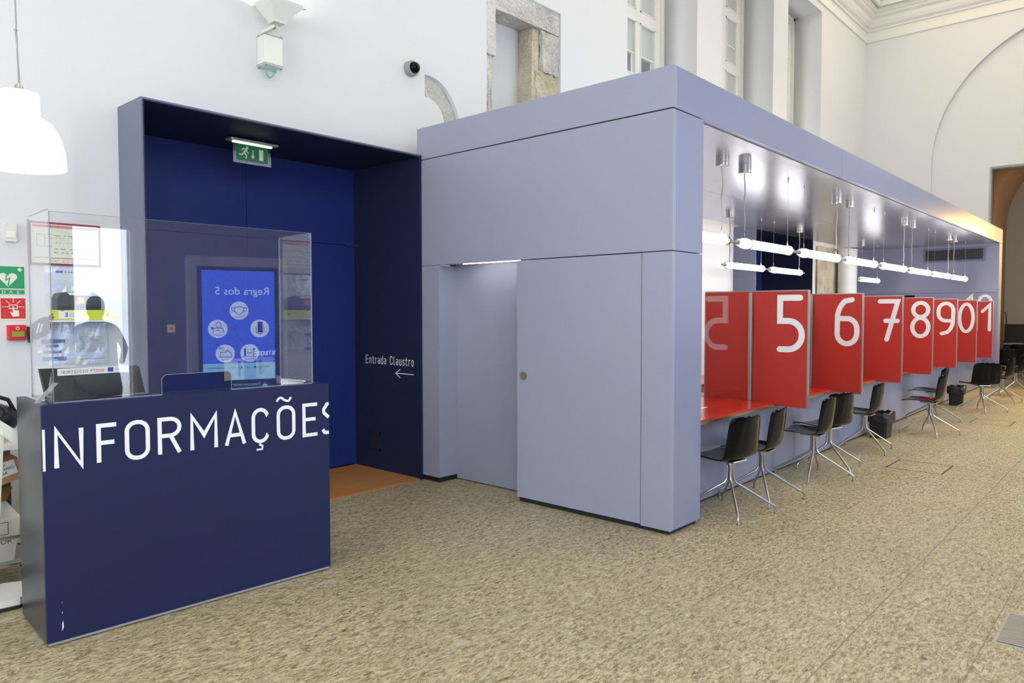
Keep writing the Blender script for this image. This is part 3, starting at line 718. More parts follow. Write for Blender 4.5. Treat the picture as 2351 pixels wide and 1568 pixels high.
# things on the first counter
kb = thing('keyboard', 'black computer keyboard lying on the first red counter', 'keyboard', (5.62, 3.12, .744))
MB().box(5.40, 5.83, 3.05, 3.19, .746, .760, bev=.004).build('body', M['blackmatt'], kb, world=True)
mb = MB()
for k in range(20):
    for j in range(5): mb.box(5.41+k*.0205, 5.427+k*.0205, 3.06+j*.025, 3.08+j*.025, .760, .766)
mb.build('keys', M['charcoal'], kb, world=True)
mb = MB().box(5.60, 6.02, 3.03, 3.25, .7435, .7445); o = mb.build('paper_sheet', M['paper']); tag(o, 'white printed sheet under the keyboard on the first red counter', 'paper')
mn = thing('computer_monitor', 'black monitor glimpsed behind the first red counter beside the pillar', 'monitor', (6.55, 4.3, .744))
MB().box(6.42, 6.98, 4.28, 4.32, 1.02, 1.36, bev=.006).build('screen', M['blackmatt'], mn, world=True)
MB().box(6.66, 6.74, 4.32, 4.35, .78, 1.1).build('stand', M['charcoal'], mn, world=True)
MB().box(6.55, 6.85, 4.24, 4.44, .744, .78).build('foot', M['charcoal'], mn, world=True)
bd = thing('back_desk', 'narrow desk behind the service counters under the lamps', 'desk', (11, 4.35, 0))
MB().box(5.6, 12.0, 4.05, 4.6, .71, .743).build('worktop', M['redtop'], bd, world=True)
for x in (5.7, 8.8, 11.9): MB().box(x-.02, x+.02, 4.1, 4.55, 0, .71).build('leg', M['alu'], bd, world=True)

# ------------------------------------------------------------------ tube lamps
def tube_lamp(Lx, cordA, cordB, dz):
    """a sealed glass tube lamp lying along x; cord kinds: 'c' cable and ceiling rose, 'w' steel wire"""
    r = thing('tube_lamp', '', 'lamp', (0, 0, 0))
    MB().lathe([(.0, .31), (.034, .315), (.044, .335), (.044, Lx-.19), (.034, Lx-.165), (0, Lx-.16)], 20, axis='x').build('light_tube', M['tube'], r, True)
    cap = MB(); cap.lathe([(.012, .06), (.026, .08), (.044, .12), (.055, .18), (.057, .24), (.053, .30), (.046, .34)], 20, axis='x')
    cap.build('end_cap', M['capglass'], r, 'all', label='clear glass end cap')
    cap = MB(); cap.lathe([(.046, Lx-.20), (.050, Lx-.18), (.044, Lx-.13), (.026, Lx-.08), (.012, Lx-.04)], 20, axis='x')
    cap.build('end_cap', M['capglass'], r, 'all', label='clear glass end cap')
    for x0, s in ((.0, 1), (Lx, -1)):
        q = MB(); q.lathe([(.006, x0), (.014, x0+s*.005), (.014, x0+s*.04), (.02, x0+s*.075), (.02, x0+s*.11)], 12, axis='x'); q.build('connector', M['grey'], r, True)
        q = MB(); q.lathe([(.047, x0+s*(.335 if s > 0 else .20)), (.052, x0+s*(.335 if s > 0 else .20)), (.052, x0+s*(.345 if s > 0 else .21)), (.047, x0+s*(.345 if s > 0 else .21))], 20, axis='x'); q.build('clamp_ring', M['chrome'], r, True)
    for kind, x in ((cordA, .24), (cordB, Lx-.24)):
        MB().tube([(x, 0, .052), (x, 0, .12)], [.008, .004]).build('hanger', M['chrome'], r, True)
        if kind == 'c':
            pts = [(x+.012*math.sin(k*1.1), 0, .12+(dz-.19)*k/10) for k in range(11)]
            cbl = MB().tube(pts, .0065).build('cable', M['grey'], r, True)
            rose = MB(); rose.lathe([(.0, dz-.085), (.056, dz-.085), (.060, dz-.08), (.060, dz-.055), (.057, dz-.053), (.057, dz-.049), (.060, dz-.047), (.060, dz)], 24, (x, 0, 0))
            rose.build('ceiling_rose', M['alu'], cbl, True)
        else:
            wr = MB().tube([(x, 0, .12), (x, 0, dz)], .0015, 5).build('wire', M['grey'], r)
            q = MB(); q.lathe([(.004, dz-.03), (.009, dz-.025), (.009, dz)], 10, (x, 0, 0)); q.build('wire_fixing', M['chrome'], wr, True)
    return r
ZT, DZ = 2.262, H1-.004-2.262
protoA = tube_lamp(1.57, 'c', 'w', DZ); protoB = tube_lamp(1.57, 'w', 'c', DZ)
usedA = usedB = False
names = ['first', 'second', 'third', 'fourth', 'fifth', 'sixth', 'seventh', 'eighth']
for k in range(8):
    x = 6.56+1.57*(k-1); first = (k % 2 == 1)
    if first: o = protoA if not usedA else copy_tree(protoA); usedA = True
    else: o = protoB if not usedB else copy_tree(protoB); usedB = True
    o.location = (x, 3.06, ZT); o['group'] = 'glowing tube lamps in the front row'
    o['label'] = 'glowing glass tube lamp, %s from the pillar in the front row under the canopy' % names[k]
for k, (x, pr_, lb) in enumerate([(9.62, protoA, 'nearer'), (11.19, protoB, 'farther')]):
    o = copy_tree(pr_); o.location = (x, 4.65, ZT); o['group'] = 'glowing tube lamps in the rear row'
    o['label'] = 'glowing tube lamp in the rear row before the blue portal, %s of a pair' % lb
o = copy_tree(protoA); o.location = (15.72, 4.65, ZT); o['group'] = 'glowing tube lamps in the rear row'
o['label'] = 'single short glowing tube lamp in the rear row before the end wall'
o = MB().box(16.15, 17.55, YN-.045, YN-.015, 0, 3.0); rough(o, 5, .012, 9); o = o.build('stone_pilaster', M['stonewarm'], smooth=False); tag(o, 'strip of bare warm stone on the rear wall seen under the canopy', 'stone pilaster')
o = MB().lathe([(.20, 0), (.20, 3.0)], 32, (17.35, 5.36, 0)).build('round_column', M['plaster'], smooth=True); tag(o, 'white round column beside the bare stone strip under the canopy', 'column')

# ------------------------------------------------------------------ chairs
def make_chair():
    r = thing('swivel_chair', '', 'chair')
    prof = [(.300, .425), (.27, .443), (.185, .449), (.065, .441), (-.035, .434), (-.095, .444), (-.138, .48), (-.158, .55), (-.170, .64), (-.180, .72), (-.186, .80)]
    hw = [.205, .222, .232, .236, .236, .232, .226, .222, .216, .208, .198]
    bm = bmesh.new(); rows = []; NS = 9
    for i, ((y, z), h) in enumerate(zip(prof, hw)):
        row = []; bk = min(1, max(0, (i-4)/3.))
        for j in range(NS):
            s = -1+2*j/(NS-1); e = abs(s)**3
            dz_ = (1-bk)*e*.016; dy_ = bk*(s*s)*.055
            row.append(bm.verts.new((s*h, y+dy_, z+dz_-(.02*e if i == len(prof)-1 else 0))))
        rows.append(row)
    for A, B in zip(rows, rows[1:]):
        for j in range(NS-1): bm.faces.new((A[j], A[j+1], B[j+1], B[j]))
    bmesh.ops.recalc_face_normals(bm, faces=bm.faces[:])
    me = bpy.data.meshes.new('seat_shell'); bm.to_mesh(me); bm.free(); me.materials.append(M['black'])
    for p in me.polygons: p.use_smooth = True
    o = bpy.data.objects.new('seat_shell', me); COL.objects.link(o); o.parent = r
    s = o.modifiers.new('thickness', 'SOLIDIFY'); s.thickness = .013; s.offset = 0
    s = o.modifiers.new('smooth', 'SUBSURF'); s.levels = 1; s.render_levels = 2
    MB().box(-.09, .09, -.09, .10, .413, .428, bev=.004).build('seat_plate', M['steel'], r)
    MB().lathe([(.016, .25), (.016, .38), (.030, .385), (.030, .414)], 16).build('column', M['chrome'], r, True)
    for k in range(4):
        a = PI/2*k; c, s_ = math.cos(a), math.sin(a)
        pts = [(.022, .40), (.023, .30), (.028, .265), (.045, .24), (.30, .085), (.335, .066), (.350, .045), (.352, .006)]
        P = []
        for p, q in zip(pts, pts[1:]): P.append(p); P.append(((p[0]+q[0])/2, (p[1]+q[1])/2))
        P.append(pts[-1])
        lg = MB().tube([(c*p, s_*p, z) for p, z in P], .0095, 8).build('leg', M['chrome'], r, True)
        lg['leg_index'] = k; del lg['leg_index']
        MB().lathe([(.0, 0), (.015, 0), (.015, .006), (.008, .010)], 12, (c*.352, s_*.352, 0)).build('foot_glide', M['steel'], lg, True)
    return r
base_rot = {}
CH = [  # x, y, facing azimuth, leg azimuth, label
    (5.454, 2.545, 80, 35, 'black shell chair nearest the pavilion corner, at the first red counter'),
    (6.05, 2.54, 96, 33, 'black shell chair tucked under the near side of divider 5'),
    (7.15, 2.49, 92, 12, 'black shell chair just beyond divider 5, its seat turned to the base wall'),
    (7.68, 2.52, 72, 51, 'black shell chair under the near side of divider 6'),
    (8.94, 2.54, 91, 52, 'black shell chair beside the waste bin below divider 7'),
    (10.69, 2.247, 90, 25, 'black shell chair pulled out onto the bright floor below divider 8'),
    (12.03, 2.49, 92, 3, 'black shell chair half hidden behind the pulled out chair below divider 9'),
    (13.66, 2.143, 38, 18, 'black shell chair showing its full back, right of the farther waste bin'),
    (15.30, 2.10, 82, 40, 'black shell chair seen edge on behind the chair with the full back'),
    (16.85, 2.10, 80, 55, 'black shell chair farthest along the counters, with gold tinted edge'),
]
proto = make_chair()
def place_chair(src, x, y, az, leg, label, first=False, group='black shell chairs along the counters'):
    o = src if first else copy_tree(src)
    o.location = (x, y, 0); o.rotation_euler = (0, 0, math.radians(az-90)); o['label'] = label; o['group'] = group
    for ch in o.children:                     # swivel base turns under the seat
        if ch.name.split('.')[0] in ('leg', 'column'): ch.rotation_euler = (0, 0, math.radians(leg-(az-90)))
    return o
for i, (x, y, az, lg, lb) in enumerate(CH): place_chair(proto, x, y, az, lg, lb, first=(i == 0))
place_chair(proto, 18.9, 2.52, 20, 30, 'black chair beyond the end of the pavilion in front of the opening')

def waste_bin(x, y, rz, label):
    r = thing('waste_bin', label, 'waste bin', (x, y, 0), rz, 'black waste bins by the base wall')
    mb = MB(); a, b, h, e = .135, .095, .31, .03
    lo = [(-a, -b), (a, -b), (a, b), (-a, b)]; v0 = [mb.bm.verts.new((p*1, q*1, 0.0)) for p, q in lo]; v1 = [mb.bm.verts.new((p*1.12, q*1.15, h)) for p, q in lo]
    mb.bm.faces.new(v0[::-1])
    for k in range(4): mb.bm.faces.new((v0[k], v0[(k+1) % 4], v1[(k+1) % 4], v1[k]))
    bmesh.ops.bevel(mb.bm, geom=[e_ for e_ in mb.bm.edges if abs((e_.verts[0].co-e_.verts[1].co).z) > .1], offset=.02, segments=3, affect='EDGES')
    mb.build('bin_body', M['blackmatt'], r, True)
    mb = MB(); rnd = random.Random(int(x*10)); rings = []
    for k, (f, z) in enumerate([(1.0, .318), (1.14, .325), (1.20, .30), (1.18, .25), (1.14, .20)]):
        rg = []
        for j in range(36):
            t = 2*PI*j/36; cx, cy = math.cos(t), math.sin(t)
            m_ = 1/max(abs(cx)/.152, abs(cy)/.112)
            m_ = m_*.9+.13*.1; q = 1+rnd.uniform(-.035, .05)*(k > 0)
            rg.append(mb.bm.verts.new((cx*m_*f*q, cy*m_*f*q, z+rnd.uniform(-.018, .018))))
        rings.append(rg)
    for A, B in zip(rings, rings[1:]):
        for j in range(36): mb.bm.faces.new((A[j], A[(j+1) % 36], B[(j+1) % 36], B[j]))
    mb.build('bin_liner', M['bagblack'], r, 'all', label='crumpled black plastic liner over the rim')
waste_bin(10.03, 2.66, 0, 'black waste bin with plastic liner between the chairs below divider 7')
waste_bin(14.35, 2.62, .1, 'black waste bin with plastic liner left of the chair showing its full back')

# ------------------------------------------------------------------ information desk
TD = math.radians(-3.2457)
dk = thing('information_desk', 'navy blue information desk with large white letters across its front', 'desk', (1.0625, 3.9132, 0), TD)
Wd, Dd, Hd = 1.522, .51, 1.162
def L(parent, name, m, *b, bev=0, label=None):
    mb = MB(); mb.box(*b, bev=bev); return mb.build(name, M[m], parent, label=label)
L(dk, 'base_rail', 'grey', .008, Wd-.008, .006, Dd-.01, .008, .022, label='dull metal rail under the desk')
L(dk, 'base_shadow_gap', 'dark', .03, Wd-.03, .03, Dd-.03, 0, .012)
L(dk, 'front_panel', 'navy', 0, Wd, 0, .022, .022, Hd)
L(dk, 'end_panel', 'navysheen', 0, .04, .022, Dd, .022, Hd, label='end panel with a grey blue sheen put into its colour')
L(dk, 'end_panel', 'navy', Wd-.04, Wd, .022, Dd, .022, Hd)
L(dk, 'top_ledge', 'navy', .04, Wd-.04, .022, .20, Hd-.03, Hd)
L(dk, 'worktop', 'navy', .04, Wd-.04, .20, Dd, 1.06, 1.09)
dm = Matrix.Translation(dk.location) @ dk.rotation_euler.to_matrix().to_4x4()
pf = Pl(dm @ Vector((0, 0, 0)), dm.to_3x3() @ Vector((1, 0, 0)), (0, 0, 1))
mb = MB(); zb, zt, sw = .858, 1.040, .021; h = zt-zb
def LT(ch, a0, a1):
    gw, ss = glyph(ch); sx = (a1-a0-sw)/max(gw*h, 1e-6)
    for k, (pts, cl) in enumerate(ss): ribbon(mb, pf, [(a0+sw/2+u*h*sx, zb+v*h) for u, v in pts], sw, .001+k*.0002, bool(cl), cap=False)
rect(mb, pf, .001, .012, zb-.008, zt+.008)
for ch, a0, a1 in (('N', .047, .174), ('F', .229, .331), ('O', .358, .478), ('R', .516, .637), ('M', .681, .831), ('A', .868, .992), ('C', 1.021, 1.131), ('O', 1.177, 1.296), ('E', 1.342, 1.452)):
    LT(ch, a0, a1)
ribbon(mb, pf, [(1.179, 1.078)]+arc(1.203, 1.078, .020, 150, 50, 5)+[(1.222, 1.086), (1.236, 1.080)]+arc(1.248, 1.092, .016, 240, 340, 5)+[(1.268, 1.098)], .013, .001, cap=False)
ribbon(mb, pf, [(1.078, .856), (1.072, .838), (1.088, .832), (1.086, .812), (1.052, .812)], .010, .0014, cap=False)
ribbon(mb, pf, [(Wd-.002, zt-.002), (1.507, zt-.006)]+arc(1.513, .995, .028, 120, 215, 6)+[(Wd-.002, .952)], sw, .0012, cap=False)
ribbon(mb, pf, [(1.478, zb+.022)]+[(1.49, zb+.004), (1.505, zb-.0), (Wd-.002, zb+.002)], sw, .0014, cap=False)
fbuild(mb, 'lettering', M['white'], dk, 'large white letters INFORMACOES with accents, cut off at both ends')
mb = MB(); flat(mb, pf, [(.062, .068), (.069, .085), (.068, .118), (.063, .105)]); flat(mb, pf, [(.063, .155), (.067, .155), (.066, .163)]); flat(mb, pf, [(.063, .205), (.067, .206), (.065, .210)])
fbuild(mb, 'paint_chips', M['paper'], dk, 'small pale chips near the lower left of the front')

# acrylic screen on the desk
sc = thing('acrylic_screen', 'clear acrylic protective screen standing on the information desk', 'acrylic screen', tuple(dm @ Vector((.75, .05, Hd))), TD)
def scn(mb, name, m, label=None):
    me_t = Matrix.Translation(-Vector((.75, .05, Hd)))
    bmesh.ops.transform(mb.bm, matrix=me_t, verts=mb.bm.verts[:]); return mb.build(name, M[m], sc, label=label)
a0, a1, zb_, zt_ = .060, 1.432, Hd+.001, 2.078
nt_ = [(a0, zb_), (.556, zb_)]+[(.556, zb_+.08)]+arc(.586, 1.24, .03, 180, 90, 5)+arc(.90, 1.24, .03, 90, 0, 5)+[(.930, zb_), (a1, zb_), (a1, zt_), (a0, zt_)]
scn(MB().prism(nt_, 'y', .040, .046), 'front_sheet', 'acrylic')
scn(MB().box(a0-.006, a0, .040, .44, zb_, zt_+.01), 'side_sheet', 'acrylic')
scn(MB().box(a1, a1+.006, .040, .44, zb_, zt_), 'side_sheet', 'acrylic')
e = MB()
ed = lambda *b: e.box(*b)
ed(a0-.0005, a0+.003, .0385, .0395, zb_, zt_); ed(a1-.002, a1+.0055, .0385, .0395, zb_, zt_)
ed(a0, a1, .0405, .0455, zt_, zt_+.0012); ed(a0-.006, a0, .046, .44, zt_+.010, zt_+.0112); ed(a1, a1+.006, .046, .44, zt_, zt_+.0012)
ed(a1+.0, a1+.006, .4402, .4412, zb_, zt_); ed(a0-.006, a0, .4402, .4412, zb_, zt_)
ed(a0, .556, .036, .040, zb_, zb_+.006); ed(.93, a1, .036, .040, zb_, zb_+.006)
scn(e, 'polished_edges', 'acedge')
e = MB()
sl = [(.556, zb_)]+[(.556, zb_+.08)]+arc(.586, 1.24, .03, 180, 90, 5)+arc(.90, 1.24, .03, 90, 0, 5)+[(.930, zb_)]
e.tube([(p, .0395, q) for p, q in sl], .0016, 6); scn(e, 'slot_edge', 'acedge', 'pale rounded edge of the document slot')

# monitor on the desk, seen from behind
mo = thing('computer_monitor', 'charcoal monitor seen from behind through the acrylic screen, with a coloured sticker strip', 'monitor', tuple(dm @ Vector((.26, .20, Hd))), TD+math.radians(4))
bk = MB().prism([(-.235, .163), (.225, .150), (.255, .01), (-.205, -.005)], 'y', -.045, -.015); bk.build('back_casing', M['blackmatt'], mo)
mb = MB(); mb.lathe([(.0, -.075), (.10, -.070), (.145, -.055), (.155, -.047)], 40, (.06, 0, .155), 'y')
for v in list(mb.bm.verts):
    if v.co.z > .158: v.co.z = .158
mb.build('rear_housing', M['charcoal'], mo, True)
MB().prism([(-.265, .0), (-.245, .0), (-.16, .09), (-.18, .095)], 'y', -.06, -.05).build('support_arm', M['grey'], mo)
MB().box(-.08, .08, -.02, .06, -.072, .0).build('stand', M['blackmatt'], mo)
mm = Matrix.Translation(mo.location) @ mo.rotation_euler.to_matrix().to_4x4()
ps = Pl(mm @ Vector((-.17, -.078, .128)), mm.to_3x3() @ Vector((1, 0, 0)), mm.to_3x3() @ Vector((0, 0, 1)))
mb = MB(); rect(mb, ps, 0, .33, -.001, .033, .0); fbuild(mb, 'sticker_strip', M['paper'], mo, 'white strip with colourful letters')
for s_, a, c in (('N', .012, 'signred'), ('ORTE', .027, 'ink'), ('2', .082, 'green'), ('0', .096, 'signred'), ('2', .11, 'blueprint'), ('0', .124, 'green'), ('PT', .146, 'signred')):
    mb = MB(); text_into(mb, ps, s_, a, .008, .022, .001); fbuild(mb, 'sticker_print', M[c], mo)
mb = MB(); text_into(mb, ps, '2020', .168, .008, .022, .001); fbuild(mb, 'sticker_print', M['signred'], mo)
mb = MB(); rect(mb, ps, .228, .255, .006, .028, .001); fbuild(mb, 'sticker_print', mat('flag_blue', (.05, .05, .35), .5), mo)
mb = MB(); text_into(mb, ps, 'UNIÃO EUROPEIA', .262, .014, .007, .001); fbuild(mb, 'sticker_print', M['ink'], mo)
# card holder on the right of the desk
cd_ = thing('card_holder', 'clear leaflet holder with white card and ruler strip at the right end of the desk', 'leaflet holder', tuple(dm @ Vector((1.28, .10, Hd))), TD)
MB().prism([(-.02, 0.001), (.13, .001), (.13, .004), (-.02, .030)], 'y', .0, .004).build('card', M['paper'], cd_)
MB().prism([(-.02, .030), (.14, .008), (.14, .018), (-.02, .040)], 'y', -.003, .0).build('ruler_strip', M['paper'], cd_)
mb = MB()
for k in range(12): mb.box(-.012+k*.0115, -.008+k*.0115, -.0038, -.0032, .032-k*.00155, .036-k*.00155)
mb.build('ruler_marks', M['ink'], cd_)
MB().box(-.026, -.022, -.01, .05, 0, .055).build('holder_side', M['acrylic'], cd_)

# ------------------------------------------------------------------ display kiosk that the screen mirrors
kx, ky = 4.35, -2.05
ka = math.radians(180+12)
kk = thing('display_kiosk', 'tall grey display kiosk with blue screen, mirrored in the acrylic desk screen', 'display', (kx, ky, 0), ka)
L(kk, 'housing', 'paint', -.66, .66, 0, .16, .18, 2.36, bev=.02)
L(kk, 'bezel', 'blackmatt', -.53, .53, -.008, .0, .45, 2.22)
L(kk, 'foot', 'grey', -.5, .5, -.25, .35, 0, .03)
L(kk, 'foot_post', 'grey', -.3, .3, .02, .14, .03, .2)
L(kk, 'screen', 'scr', -.475, .475, -.012, -.009, .52, 2.17)
km = Matrix.Translation(kk.location) @ kk.rotation_euler.to_matrix().to_4x4()
pk = Pl(km @ Vector((0, -.012, 0)), km.to_3x3() @ Vector((1, 0, 0)), (0, 0, 1))
mb = MB(); text_into(mb, pk, 'Regra dos 5', -.41, 1.84, .15); fbuild(mb, 'screen_title', M['scrw'], kk, 'white title text Regra dos 5')
ic = [(.0, 1.62, 'MÁSCARA'), (-.27, 1.37, 'APP'), (.28, 1.37, 'ETIQUETA'), (-.13, 1.03, 'DISTÂNCIA'), (.19, 1.03, 'MÃOS')]
mb = MB()
for a, b, t in ic: disc(mb, pk, a, b, .125)
fbuild(mb, 'screen_discs', M['scrw'], kk)
mb = MB()
for a, b, t in ic: text_into(mb, pk, t, a, b-.095, .032, .002, 'CENTER')
a, b = .0, 1.62
ribbon(mb, pk, [(a-.06, b+.04), (a, b+.055), (a+.06, b+.04), (a+.055, b-.02), (a, b-.055), (a-.055, b-.02)], .008, .002, closed=True)
ribbon(mb, pk, [(a-.06, b+.035), (a-.10, b+.04), (a-.095, b), (a-.057, b-.01)], .008, .0022); ribbon(mb, pk, [(a+.06, b+.035), (a+.10, b+.04), (a+.095, b), (a+.057, b-.01)], .008, .0022)
a, b = -.27, 1.37
rect(mb, pk, a-.04, a+.03, b-.055, b+.095, .002); ribbon(mb, pk, [(a-.055, b+.04), (a-.06, b-.04), (a-.01, b-.075), (a+.05, b-.055), (a+.05, b+.03)], .008, .0024)
a, b = .28, 1.37
ring(mb, pk, a-.01, b+.055, .034, .008, .002); ribbon(mb, pk, [(a-.07, b-.055), (a-.065, b+.01), (a+.05, b+.01), (a+.06, b-.055)], .008, .0022); rect(mb, pk, a+.06, a+.085, b-.01, b+.03, .002); ribbon(mb, pk, [(a-.03, b-.03), (a, b-.01), (a+.03, b-.03)], .006, .0024)
a, b = -.13, 1.03
for s_ in (-1, 1):
    disc(mb, pk, a+s_*.06, b+.05, .016, .002); ribbon(mb, pk, [(a+s_*.06, b+.03), (a+s_*.06, b-.03)], .026, .002); ribbon(mb, pk, [(a+s_*.03, b+.012), (a+s_*.010, b)], .006, .0022)
ribbon(mb, pk, [(a-.03, b), (a+.03, b)], .006, .0026); ribbon(mb, pk, [(a-.09, b-.05), (a+.09, b-.05)], .006, .002)
a, b = .19, 1.03
ribbon(mb, pk, [(a-.08, b-.05), (a-.08, b+.01), (a-.05, b+.02), (a-.03, b+.05), (a-.01, b+.02), (a+.06, b+.02), (a+.07, b-.045)], .008, .002, closed=True)
for u, v in ((.03, .07), (.07, .08)): ring(mb, pk, a+u, b+v, .014, .006, .0022, 12)
fbuild(mb, 'screen_icons', M['scrd'], kk)
mb = MB(); rect(mb, pk, -.475, .475, .66, .895); fbuild(mb, 'screen_footer', M['scrl'], kk)
mb = MB(); rect(mb, pk, -.475, .475, .52, .66); fbuild(mb, 'screen_bar', M['scrt'], kk)
mb = MB()
for s_, a in (('REPÚBLICA', -.40), ('SNS', -.14), ('DGS', .06), ('AUTORIDADE', .2)): text_into(mb, pk, s_, a, .82, .036, .002)
disc(mb, pk, -.02, .832, .015, .002); disc(mb, pk, -.2, .832, .015, .002)
fbuild(mb, 'screen_logos', M['scrd'], kk)
mb = MB(); text_into(mb, pk, 'Toque para iniciar', -.27, .58, .05, .002)
ribbon(mb, pk, [(-.33, .61), (-.33, .56)], .012, .002); ribbon(mb, pk, [(-.345, .565), (-.315, .565)], .045, .0024)
fbuild(mb, 'screen_prompt', M['scrl'], kk)

# ------------------------------------------------------------------ wall things on the left
pw = Pl((0, YN, 0), (1, 0, 0), (0, 0, 1))
def wthing(name, label, cat, a, b, group=None): return thing(name, label, cat, (a, YN, b), group=group)
# motion sensor
s_ = wthing('motion_sensor', 'cream motion detector high on the white wall above the green sign', 'sensor', 1.38, 2.12)
MB().prism([(1.350, 2.065), (1.356, 2.06), (1.404, 2.06), (1.412, 2.068), (1.412, 2.17), (1.40, 2.182), (1.362, 2.182), (1.350, 2.17)], 'y', YN-.035, YN).build('body', M['cream'], s_, world=True)
MB().box(1.356, 1.406, YN-.042, YN-.034, 2.083, 2.122, bev=.003).build('lens', M['paint'], s_, world=True)
# signs
g = wthing('defibrillator_sign', 'green sign with white heart, lightning bolt and letters DAE', 'sign', 1.38, 1.81)
MB().box(1.30, 1.462, YN-.004, YN, 1.71, 1.906).build('plate', M['signcream'], g, world=True)
p2_ = Pl((0, YN-.004, 0), (1, 0, 0), (0, 0, 1))
mb = MB(); rect(mb, p2_, 1.305, 1.455, 1.755, 1.90); rect(mb, p2_, 1.305, 1.455, 1.718, 1.748); fbuild(mb, 'green_field', M['green'], g)
mb = MB(); cx, cy = 1.362, 1.815
hp = arc(cx-.026, cy+.014, .0265, 190, 20, 8)+arc(cx+.026, cy+.014, .0265, 160, -10, 8)+[(cx, cy-.048)]
flat(mb, p2_, hp, .002); rect(mb, p2_, 1.425, 1.435, 1.867, 1.893, .002); rect(mb, p2_, 1.417, 1.443, 1.875, 1.885, .0023)
text_into(mb, p2_, 'D', 1.325, 1.7235, .026, .002, sx=1.2); text_into(mb, p2_, 'A', 1.367, 1.7235, .026, .002, sx=1.2); text_into(mb, p2_, 'E', 1.410, 1.7235, .026, .002, sx=1.2)
fbuild(mb, 'white_symbols', M['signcream'], g)
mb = MB(); ribbon(mb, p2_, [(cx-.008, cy+.028), (cx-.011, cy-.006), (cx+.010, cy+.010), (cx+.002, cy-.030)], .007, .003, cap=False); flat(mb, p2_, [(cx-.007, cy-.028), (cx+.002, cy-.046), (cx+.010, cy-.026)], .0033); fbuild(mb, 'bolt', M['green'], g)
g = wthing('alarm_button_sign', 'red sign with white hand pressing a button, below the green sign', 'sign', 1.38, 1.63)
MB().box(1.30, 1.466, YN-.004, YN, 1.548, 1.70).build('plate', M['signcream'], g, world=True)
mb = MB(); rect(mb, p2_, 1.318, 1.457, 1.558, 1.692); fbuild(mb, 'red_field', M['signred'], g)
mb = MB(); cx, cy = 1.388, 1.636
ribbon(mb, p2_, [(cx-.022, cy-.012), (cx+.022, cy-.012), (cx+.022, cy+.012), (cx-.022, cy+.012)], .005, .002, closed=True)
for a in (0, 45, 90, 135, 180):
    for r0 in (.030, .040, .050):
        if a in (0, 180) and r0 == .05: r0 = .054
        c, s2 = math.cos(math.radians(a)), math.sin(math.radians(a)); ribbon(mb, p2_, [(cx+c*r0, cy+s2*r0), (cx+c*(r0+.006), cy+s2*(r0+.006))], .006, .002, cap=False)
ribbon(mb, p2_, [(cx, cy), (cx, cy-.03)], .008, .0023); flat(mb, p2_, [(cx-.022, cy-.03), (cx-.004, cy-.04), (cx-.004, cy-.022), (cx+.030, cy-.024), (cx+.032, cy-.062), (cx-.004, cy-.066)], .0025)
fbuild(mb, 'white_hand', M['signcream'], g)
g = wthing('fire_call_point', 'small red fire alarm call point with yellow green window', 'call point', 1.395, 1.465)
MB().box(1.347, 1.447, YN-.045, YN, 1.418, 1.517, bev=.004).build('housing', M['signred'], g, world=True)
MB().box(1.366, 1.436, YN-.050, YN-.044, 1.440, 1.474).build('break_glass', M['olive'], g, world=True)
mb = MB(); ring(mb, Pl((0, YN-.045, 0), (1, 0, 0), (0, 0, 1)), 1.399, 1.495, .009, .003, .001, 16); fbuild(mb, 'emblem', M['paint'], g)
# emergency plan in its red frame
g = wthing('emergency_plan', 'framed evacuation plan with dark red border behind the acrylic screen', 'wall plan', 1.70, 2.06)
MB().box(1.484, 1.922, YN-.012, YN, 1.918, 2.209).build('frame', mat('dark_red_frame', (.24, .004, .018), .4), g, world=True)
p3 = Pl((0, YN-.012, 0), (1, 0, 0), (0, 0, 1))
mb = MB(); rect(mb, p3, 1.498, 1.908, 1.932, 2.195); fbuild(mb, 'sheet', M['signcream'], g)
mb = MB(); rect(mb, p3, 1.506, 1.900, 2.172, 2.188, .002)
for a, b in ((1.506, 1.60), (1.61, 1.665), (1.672, 1.900)): rect(mb, p3, a, b, 1.966, 1.970, .002)
fbuild(mb, 'red_bands', M['signred'], g)
mb = MB(); text_into(mb, p3, 'PLANTA DE EMERGÊNCIA', 1.615, 2.1755, .0125, .003); fbuild(mb, 'title', M['paper'], g)
mb = MB(); rnd = random.Random(2)
for z in (2.125, 2.045): ribbon(mb, p3, [(1.53, z), (1.62, z)], .0022, .002, cap=False)
ribbon(mb, p3, [(1.53, 2.045), (1.53, 2.125)], .002, .0022, cap=False); ribbon(mb, p3, [(1.575, 2.045), (1.575, 2.125)], .002, .0022, cap=False); ribbon(mb, p3, [(1.575, 2.10), (1.62, 2.10)], .002, .0024, cap=False)
for z in (2.12, 2.03, 2.005):
    x = 1.63
    while x < 1.88:
        l_ = rnd.uniform(.01, .04); ribbon(mb, p3, [(x, z), (min(x+l_, 1.89), z)], .0035, .002, cap=False); x += l_+rnd.uniform(.01, .025)
for z in (2.10, 2.065):
    for k in range(11): ribbon(mb, p3, [(1.64+k*.023, z), (1.647+k*.023, z+.01), (1.655+k*.023, z+.004)], .0012, .002, cap=False)
ribbon(mb, p3, [(1.63, 2.15), (1.70, 2.15), (1.73, 2.13)], .0008, .002, cap=False)
for k in range(9): ribbon(mb, p3, [(1.685+k*.024, 1.94), (1.697+k*.024, 1.94), (1.697+k*.024, 1.953), (1.685+k*.024, 1.953)], .0015, .002, closed=True)
for k in range(3): ribbon(mb, p3, [(1.61, 1.94+k*.007), (1.655, 1.94+k*.007)], .0012, .002, cap=False)
fbuild(mb, 'floor_plan', M['ink'], g)
